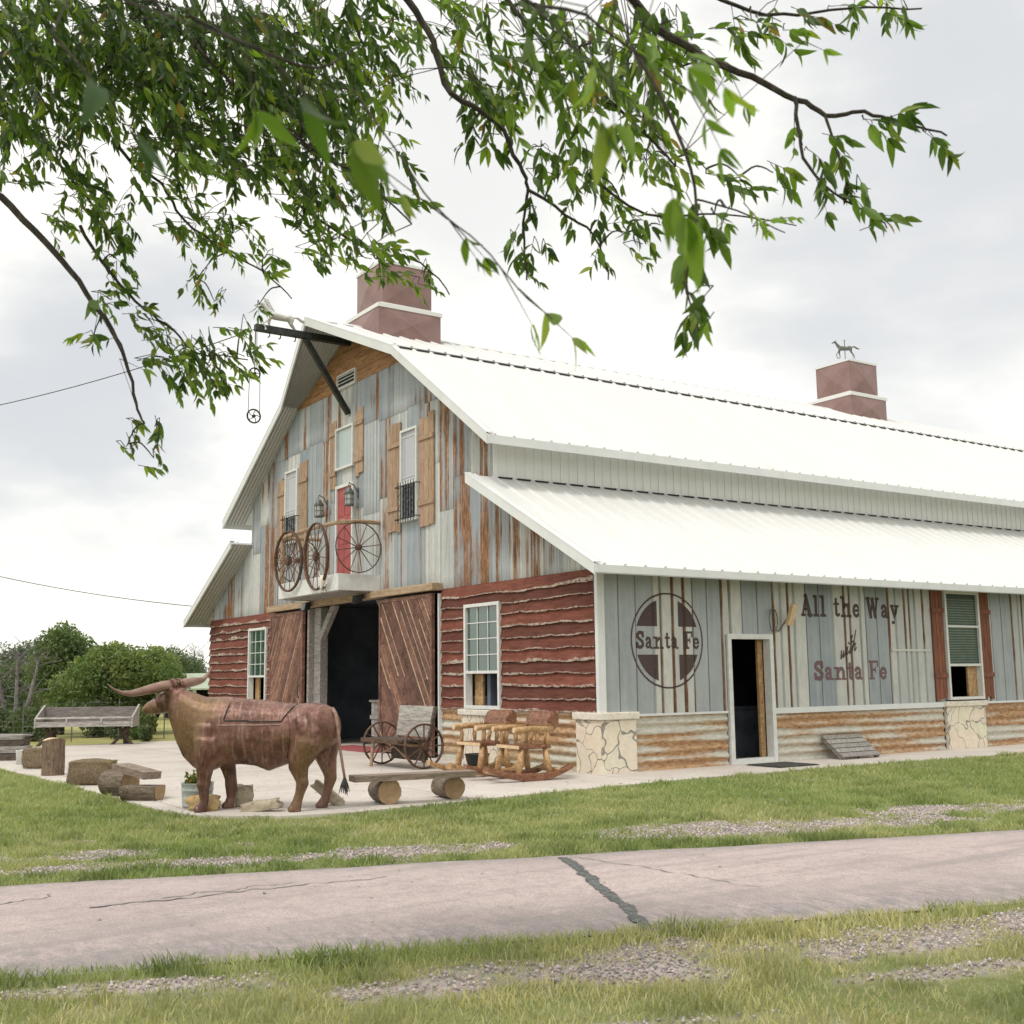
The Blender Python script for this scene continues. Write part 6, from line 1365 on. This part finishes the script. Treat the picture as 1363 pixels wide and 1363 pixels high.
CL = [ # cx, cy, rx, ry, depth, spread, leaf, cover, painted brightness, angle
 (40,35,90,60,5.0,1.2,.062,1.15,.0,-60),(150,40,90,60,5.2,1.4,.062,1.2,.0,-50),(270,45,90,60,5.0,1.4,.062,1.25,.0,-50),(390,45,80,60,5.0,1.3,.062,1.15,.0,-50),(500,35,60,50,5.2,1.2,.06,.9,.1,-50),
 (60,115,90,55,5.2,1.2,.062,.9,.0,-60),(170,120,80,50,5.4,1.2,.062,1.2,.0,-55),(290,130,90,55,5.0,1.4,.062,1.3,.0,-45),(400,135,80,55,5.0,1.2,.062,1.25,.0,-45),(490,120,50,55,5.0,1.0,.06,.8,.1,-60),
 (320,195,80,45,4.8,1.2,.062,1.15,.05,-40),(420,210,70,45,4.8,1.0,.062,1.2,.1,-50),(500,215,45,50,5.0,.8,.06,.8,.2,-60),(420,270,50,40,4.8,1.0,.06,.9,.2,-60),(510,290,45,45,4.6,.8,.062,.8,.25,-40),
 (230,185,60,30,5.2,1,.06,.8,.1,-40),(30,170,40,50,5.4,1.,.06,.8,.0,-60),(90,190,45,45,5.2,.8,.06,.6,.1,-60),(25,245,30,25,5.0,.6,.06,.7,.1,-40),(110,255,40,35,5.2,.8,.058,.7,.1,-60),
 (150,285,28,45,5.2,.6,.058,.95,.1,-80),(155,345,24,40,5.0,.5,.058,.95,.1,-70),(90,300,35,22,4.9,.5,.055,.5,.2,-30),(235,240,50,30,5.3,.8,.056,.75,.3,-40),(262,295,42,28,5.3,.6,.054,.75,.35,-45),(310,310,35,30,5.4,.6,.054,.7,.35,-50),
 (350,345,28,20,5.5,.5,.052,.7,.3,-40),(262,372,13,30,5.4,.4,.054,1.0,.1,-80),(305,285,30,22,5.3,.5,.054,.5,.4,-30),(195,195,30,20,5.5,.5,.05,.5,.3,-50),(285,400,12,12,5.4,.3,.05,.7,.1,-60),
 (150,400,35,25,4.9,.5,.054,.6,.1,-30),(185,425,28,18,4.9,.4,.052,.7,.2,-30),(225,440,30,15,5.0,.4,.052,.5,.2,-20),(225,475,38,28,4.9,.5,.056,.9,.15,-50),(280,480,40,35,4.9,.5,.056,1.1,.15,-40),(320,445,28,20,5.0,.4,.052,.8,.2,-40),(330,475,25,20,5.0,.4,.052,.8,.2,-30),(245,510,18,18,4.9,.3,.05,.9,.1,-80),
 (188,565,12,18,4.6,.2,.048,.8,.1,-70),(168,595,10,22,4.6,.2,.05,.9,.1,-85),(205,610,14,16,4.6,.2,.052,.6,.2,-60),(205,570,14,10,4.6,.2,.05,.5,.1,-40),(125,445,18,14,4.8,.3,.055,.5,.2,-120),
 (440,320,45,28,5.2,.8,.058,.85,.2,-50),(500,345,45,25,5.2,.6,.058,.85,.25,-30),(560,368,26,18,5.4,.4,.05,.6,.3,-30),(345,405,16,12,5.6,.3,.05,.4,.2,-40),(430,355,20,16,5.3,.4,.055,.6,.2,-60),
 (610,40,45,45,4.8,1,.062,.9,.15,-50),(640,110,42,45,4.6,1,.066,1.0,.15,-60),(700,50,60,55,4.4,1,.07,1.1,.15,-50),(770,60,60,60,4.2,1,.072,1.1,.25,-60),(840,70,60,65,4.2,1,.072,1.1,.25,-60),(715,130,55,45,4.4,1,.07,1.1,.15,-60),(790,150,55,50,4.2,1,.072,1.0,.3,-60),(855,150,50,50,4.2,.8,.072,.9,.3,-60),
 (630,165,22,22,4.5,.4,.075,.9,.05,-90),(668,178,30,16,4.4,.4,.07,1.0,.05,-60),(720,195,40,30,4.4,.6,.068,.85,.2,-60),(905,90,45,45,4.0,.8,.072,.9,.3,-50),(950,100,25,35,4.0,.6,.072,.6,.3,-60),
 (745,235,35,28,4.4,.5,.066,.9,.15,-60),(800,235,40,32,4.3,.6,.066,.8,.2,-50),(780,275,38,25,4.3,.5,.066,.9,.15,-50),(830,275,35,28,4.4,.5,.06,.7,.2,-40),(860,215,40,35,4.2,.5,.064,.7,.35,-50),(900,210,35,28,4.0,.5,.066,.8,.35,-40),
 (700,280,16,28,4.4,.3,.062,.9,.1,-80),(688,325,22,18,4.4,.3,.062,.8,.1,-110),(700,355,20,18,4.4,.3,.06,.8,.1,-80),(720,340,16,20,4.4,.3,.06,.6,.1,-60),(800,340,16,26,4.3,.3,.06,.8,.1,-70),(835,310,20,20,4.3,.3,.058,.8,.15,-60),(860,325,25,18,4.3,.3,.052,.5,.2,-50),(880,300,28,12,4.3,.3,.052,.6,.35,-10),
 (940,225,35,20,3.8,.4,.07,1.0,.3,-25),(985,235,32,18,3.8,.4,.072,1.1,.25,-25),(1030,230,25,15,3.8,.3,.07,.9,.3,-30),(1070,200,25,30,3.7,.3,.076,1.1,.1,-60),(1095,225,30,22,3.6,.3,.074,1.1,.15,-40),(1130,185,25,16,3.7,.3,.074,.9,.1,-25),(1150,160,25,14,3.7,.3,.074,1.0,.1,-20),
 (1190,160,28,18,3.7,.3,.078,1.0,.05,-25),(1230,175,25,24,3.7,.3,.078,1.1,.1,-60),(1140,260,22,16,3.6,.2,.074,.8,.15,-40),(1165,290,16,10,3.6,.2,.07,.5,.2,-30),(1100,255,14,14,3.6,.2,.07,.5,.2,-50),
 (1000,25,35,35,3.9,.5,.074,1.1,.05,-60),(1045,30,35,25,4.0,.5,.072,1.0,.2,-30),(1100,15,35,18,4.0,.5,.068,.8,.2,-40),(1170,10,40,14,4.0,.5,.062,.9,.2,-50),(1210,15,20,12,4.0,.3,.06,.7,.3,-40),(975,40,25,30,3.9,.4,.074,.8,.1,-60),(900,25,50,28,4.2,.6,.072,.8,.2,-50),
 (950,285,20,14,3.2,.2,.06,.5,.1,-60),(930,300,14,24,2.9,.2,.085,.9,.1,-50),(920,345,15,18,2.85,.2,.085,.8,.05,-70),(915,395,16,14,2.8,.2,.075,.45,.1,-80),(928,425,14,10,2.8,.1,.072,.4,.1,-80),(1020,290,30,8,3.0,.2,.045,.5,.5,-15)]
def nearest(p): return min(net, key=lambda q_: (q_-p).length_squared)
for (cx, cy, rx, ry, dp, sp, ll, cov, br, an) in CL:
    ll *= 1.22 if dp > 4.1 else 1.08
    c = at(cx, cy, dp); a = nearest(c)
    if (a-c).length > .08: limb([a, a.lerp(c, .5)+Vector((0, 0, .03)), c], .0045, .002, 5)
    nleaf = cov*math.pi*rx*ry/(.20*(ll*CF/dp)**2); per = 9; ns = max(2, int(nleaf/per*(3.1 if dp > 4.6 else 2.4)))
    ln = min(.30, max(.10, 1.2*min(rx, ry)*dp/CF*1.1))
    for i in range(ns):
        while True:
            u, v = rn.uniform(-1, 1), rn.uniform(-1, 1)
            if u*u+v*v < 1: break
        dd = dp+rn.uniform(-sp, sp)*.6; aa = an+rn.uniform(-60, 60); d = scr_dir(aa); l_ = ln*rn.uniform(.6, 1.2); e = at(cx+u*rx, cy+v*ry, dd)
        s0 = e-d.normalized()*l_*.5; q_ = c.lerp(s0, .15) if (c-s0).length < .5 else nearest(s0)
        if (q_-s0).length < .45 and rn.random() < .7: stems.tube([q_, q_.lerp(s0, .5)+Vector((0, 0, .012)), s0], [.0022, .0018, .0016], 4)
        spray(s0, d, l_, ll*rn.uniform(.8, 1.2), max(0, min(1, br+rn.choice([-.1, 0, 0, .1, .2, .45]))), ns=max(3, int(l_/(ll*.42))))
# big leaves close to the lens
for (cx, cy, dp, n_, ll, br, an) in [(125,90,1.25,7,.075,.0,-40),(335,75,1.3,5,.07,.45,-75),(400,110,1.15,6,.075,.15,-40),(112,385,4.0,3,.09,.2,-60),(172,482,4.2,4,.075,.6,-20),(128,425,4.2,4,.08,.3,-110),(4,310,1.3,2,.055,.0,-90),(2,478,1.6,2,.045,.1,-10),
   (700,20,1.5,6,.075,.3,-70),(790,70,1.45,6,.078,.4,-80),(850,40,1.5,6,.078,.4,-30),(905,60,1.55,6,.075,.35,-30),(815,105,1.45,4,.08,.4,-85),(875,180,1.4,5,.085,.8,-75),(895,225,1.4,4,.080,.9,-70),(700,150,1.9,5,.07,.2,-80),(870,240,2.0,6,.06,.3,-60),
   (420,180,1.7,6,.068,.1,-40),(500,220,1.9,6,.06,.15,-40),(560,255,2.0,5,.06,.2,-50),(545,270,2.0,6,.055,.2,-40),(665,350,1.95,5,.075,.6,-55),(700,395,1.95,6,.07,.8,-45),(980,110,2.6,5,.06,.7,-60),(1080,60,2.6,4,.04,1,-30),(1000,190,2.9,5,.05,.7,-40),(960,160,2.9,5,.045,.8,-50)]:
    p = at(cx, cy, dp); d = scr_dir(an, .2); l_ = n_*ll*.30; s0 = p-d.normalized()*l_*.4; q_ = nearest(s0) if cx > 20 else at(-90, cy-60, dp)
    if (q_-s0).length < .22: s0 = q_+Vector((0, 0, .001)); p = p
    stems.tube([q_-Vector((0, 0, .002)), q_.lerp(s0, .5), s0], [.0016, .0010, .0010], 5); spray(s0, d, l_, ll, br, ns=max(1, int(n_*.36)))
tree = empty('overhanging_tree', T0, 0, 'tall green tree whose leafy branches hang across the top of the view', 'tree')
for m_ in (tr, stems): m_.v = [tuple(Vector(p)-T0) for p in m_.v]
tr.build('trunk', 'treebark', tree, True); stems.build('branches', 'treebark', tree)
n = len(LP); B_ = np.array([tuple(l[0]-T0) for l in LP]); D_ = np.array([tuple(l[1]) for l in LP]); N_ = np.array([tuple(l[2]) for l in LP]); L_ = np.array([l[3] for l in LP]); W_ = np.array([l[4] for l in LP]); C_ = np.array([l[5] for l in LP])
S_ = np.cross(D_, N_); S_ /= np.linalg.norm(S_, axis=1)[:, None]+1e-9; N_ = np.cross(S_, D_)
prof = [(0, 0), (.17, .70), (.42, 1.), (.72, .62), (1., 0)]; curl = rng.uniform(-.55, .15, n); fold = rng.uniform(.10, .7, n); vs_ = []
def mp(t, s, f): return B_+D_*(L_*t)[:, None]+N_*(L_*curl*t*t)[:, None]+S_*(W_*.5*s)[:, None]+N_*(W_*.5*abs(s)*fold*f)[:, None]
for t, w in prof: vs_.append(mp(t, 0, 0))
for sg in (1, -1):
    for t, w in prof[1:4]: vs_.append(mp(t, sg*w, 1))
V = np.stack(vs_, 1).reshape(-1, 3); Fb = []
for o2, fl in ((5, 0), (8, 1)):
    for tri in [(0, 1, o2), (1, 2, o2+1), (1, o2+1, o2), (2, 3, o2+2), (2, o2+2, o2+1), (3, 4, o2+2)]: Fb.append(tri if not fl else tri[::-1])
F = (np.arange(n)[:, None, None]*11+np.array(Fb)[None]).reshape(-1, 3); cv = np.repeat(C_, 11, 0)
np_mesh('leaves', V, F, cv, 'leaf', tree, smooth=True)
print('LEAVES', n)

# ================================================================== GRASS AND GRAVEL
def inpoly(x, y, poly):
    r = np.zeros(x.shape, bool); n = len(poly)
    for i in range(n):
        (x0, y0), (x1, y1) = poly[i], poly[(i+1) % n]; c = ((y0 > y) != (y1 > y)) & (x < (x1-x0)*(y-y0)/((y1-y0) if y1 != y0 else 1e-9)+x0); r ^= c
    return r
def scatter(n, dmin, dmax, pw):
    d = dmin+(dmax-dmin)*rng.uniform(0, 1, n)**pw; s = rng.uniform(-1, 1, n)*(d*.56+1.6); h = np.hypot(_F.x, _F.y)
    fx, fy = _F.x/h, _F.y/h; return CC[0]+fx*d+_r.x*s, CC[1]+fy*d+_r.y*s, d
x, y, d = scatter(800000, 4.0, 24., .78)
u, v = uvof(x, y); gm = gravel(x, y)
edge = .10*(vnoise(x*6, y*6, 12)-.5)
on_road = (v > V0+.03+edge) & (v < V1-.04+edge); on_ap = inpoly(x+.05*(vnoise(x*9, y*9, 2)-.5), y+.05*(vnoise(x*9, y*9, 5)-.5), APRON)
den = vnoise(x*1.1, y*1.1, 20)*.5+vnoise(x*4, y*4, 21)*.5
keep = ~on_road & ~on_ap & (rng.uniform(size=len(x)) > gm*.98-.03) & (rng.uniform(size=len(x)) < .22+den*1.35) & (x > -14.5)
x, y, d, u, v, gm, den = [a[keep] for a in (x, y, d, u, v, gm, den)]; n = len(x); print('BLADES', n)
nearroad = np.exp(-((v-(V1+.18))/.22)**2)
clump = np.clip((vnoise(x*2.9, y*2.9, 41)*.6+vnoise(x*7.5, y*7.5, 42)*.5-.52)*4, 0, 1)
hgt = (.022+.040*rng.uniform(0, 1, n)**1.6)*(.6+.7*den)*(1+.5*clump)*(1+.4*nearroad)*(1-.45*gm)*(1+.012*np.maximum(d-8, 0)*3); wid = (.0022+.0016*rng.uniform(0, 1, n))*(1+.13*np.maximum(d-5, 0))
th = rng.uniform(0, 2*math.pi, n); lean = rng.uniform(.15, 1.1, n)*hgt; lt = rng.uniform(0, 2*math.pi, n)
B_ = np.stack([x, y, np.full(n, GZ-.012)], 1); W3 = np.stack([np.cos(th), np.sin(th), np.zeros(n)], 1)*wid[:, None]; Ld = np.stack([np.cos(lt), np.sin(lt), np.zeros(n)], 1)*lean[:, None]; H3 = np.stack([np.zeros(n), np.zeros(n), hgt], 1)
V = np.stack([B_-W3, B_+W3, B_+Ld*.35+H3*.6+W3*.8, B_+Ld*.35+H3*.6-W3*.8, B_+Ld+H3], 1).reshape(-1, 3)
F = (np.arange(n)[:, None, None]*5+np.array([(0, 1, 2), (0, 2, 3), (3, 2, 4)])[None]).reshape(-1, 3)
dry = np.clip(vnoise(x*.55, y*.55, 30)*.75+vnoise(x*2.4, y*2.4, 31)*.5-.25+.25*gm+.40*(v > V1)+.25*(rng.uniform(size=n) < .16)-.35*nearroad-.35*clump, 0, 1)[:, None]
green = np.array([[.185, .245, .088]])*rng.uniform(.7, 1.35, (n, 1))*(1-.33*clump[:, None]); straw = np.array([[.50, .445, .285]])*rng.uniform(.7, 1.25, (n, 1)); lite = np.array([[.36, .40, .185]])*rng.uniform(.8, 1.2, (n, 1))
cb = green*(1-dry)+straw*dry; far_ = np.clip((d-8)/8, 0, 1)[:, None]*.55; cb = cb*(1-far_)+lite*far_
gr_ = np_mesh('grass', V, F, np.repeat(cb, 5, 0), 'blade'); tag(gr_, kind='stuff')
# gravel
x, y, d = scatter(400000, 4.0, 17., .75); gm = gravel(x, y); u, v = uvof(x, y)
keep = (gm > .25) & ((v < V0-.02) | (v > V1+.02)) & ~inpoly(x, y, APRON) & (rng.uniform(size=len(x)) < gm*1.1); x, y, d, gm = [a[keep] for a in (x, y, d, gm)]; n = len(x); print('STONES', n)
s = (.0045+.0095*rng.uniform(0, 1, n)**2)*(1+.03*np.maximum(d-6, 0)); octa = np.array([(1, 0, 0), (0, 1, 0), (-1, 0, 0), (0, -1, 0), (0, 0, .75), (0, 0, -.6)], float)
J = octa[None]*(1+rng.uniform(-.35, .35, (n, 6, 1)))*s[:, None, None]; ct, st_ = np.cos(rng.uniform(0, 6.28, n)), np.sin(rng.uniform(0, 6.28, n)); Jx = J[:, :, 0]*ct[:, None]-J[:, :, 1]*st_[:, None]; Jy = J[:, :, 0]*st_[:, None]+J[:, :, 1]*ct[:, None]
V = np.stack([Jx+x[:, None], Jy+y[:, None], J[:, :, 2]+GZ+.001], 2).reshape(-1, 3); Fo = np.array([(0, 1, 4), (1, 2, 4), (2, 3, 4), (3, 0, 4), (1, 0, 5), (2, 1, 5), (3, 2, 5), (0, 3, 5)])
F = (np.arange(n)[:, None, None]*6+Fo[None]).reshape(-1, 3); tn = rng.uniform(.45, 1.25, (n, 1)); cb = np.where(rng.uniform(size=(n, 1)) < .5, np.array([[.56, .47, .435]]), np.array([[.47, .42, .415]]))*tn
MC['pebble'] = pm('pebble', (.85, .85, .85), (1, 1, 1), 30, .9, bump=0)
gv = np_mesh('gravel', V, F, np.repeat(cb, 6, 0), 'pebble'); tag(gv, kind='stuff')

# fallen leaves and bits of straw on the slab and the drive
n = 900; x, y, d = scatter(n*3, 6, 20, .8); k = inpoly(x, y, APRON) | ((rng.uniform(size=len(x)) < .25) & (uvof(x, y)[1] > V0) & (uvof(x, y)[1] < V1)); k &= (y < -.1) | (x > .2); x, y = x[k][:n], y[k][:n]; n = len(x)
onr = uvof(x, y)[1] > V0; P = np.stack([x, y, np.where(onr, GZ+.045, .004)], 1); a = rng.uniform(0, 6.28, n); l_ = rng.uniform(.012, .035, n)[:, None]; D = np.stack([np.cos(a), np.sin(a), rng.uniform(-.05, .25, n)], 1)*l_; E_ = np.stack([-np.sin(a), np.cos(a), rng.uniform(0, .3, n)], 1)*l_*.35
V = np.stack([P-D*.2, P+E_, P+D, P-E_], 1).reshape(-1, 3); V[:, 2] = np.maximum(V[:, 2], np.repeat(P[:, 2], 4)); cb = np.where(rng.uniform(size=(n, 1)) < .7, np.array([[.22, .15, .07]]), np.array([[.16, .19, .06]]))*rng.uniform(.5, 1.4, (n, 1))
tag(np_mesh('leaf_litter', V, np.arange(n*4).reshape(n, 4), np.repeat(cb, 4, 0), 'blade'), kind='stuff')
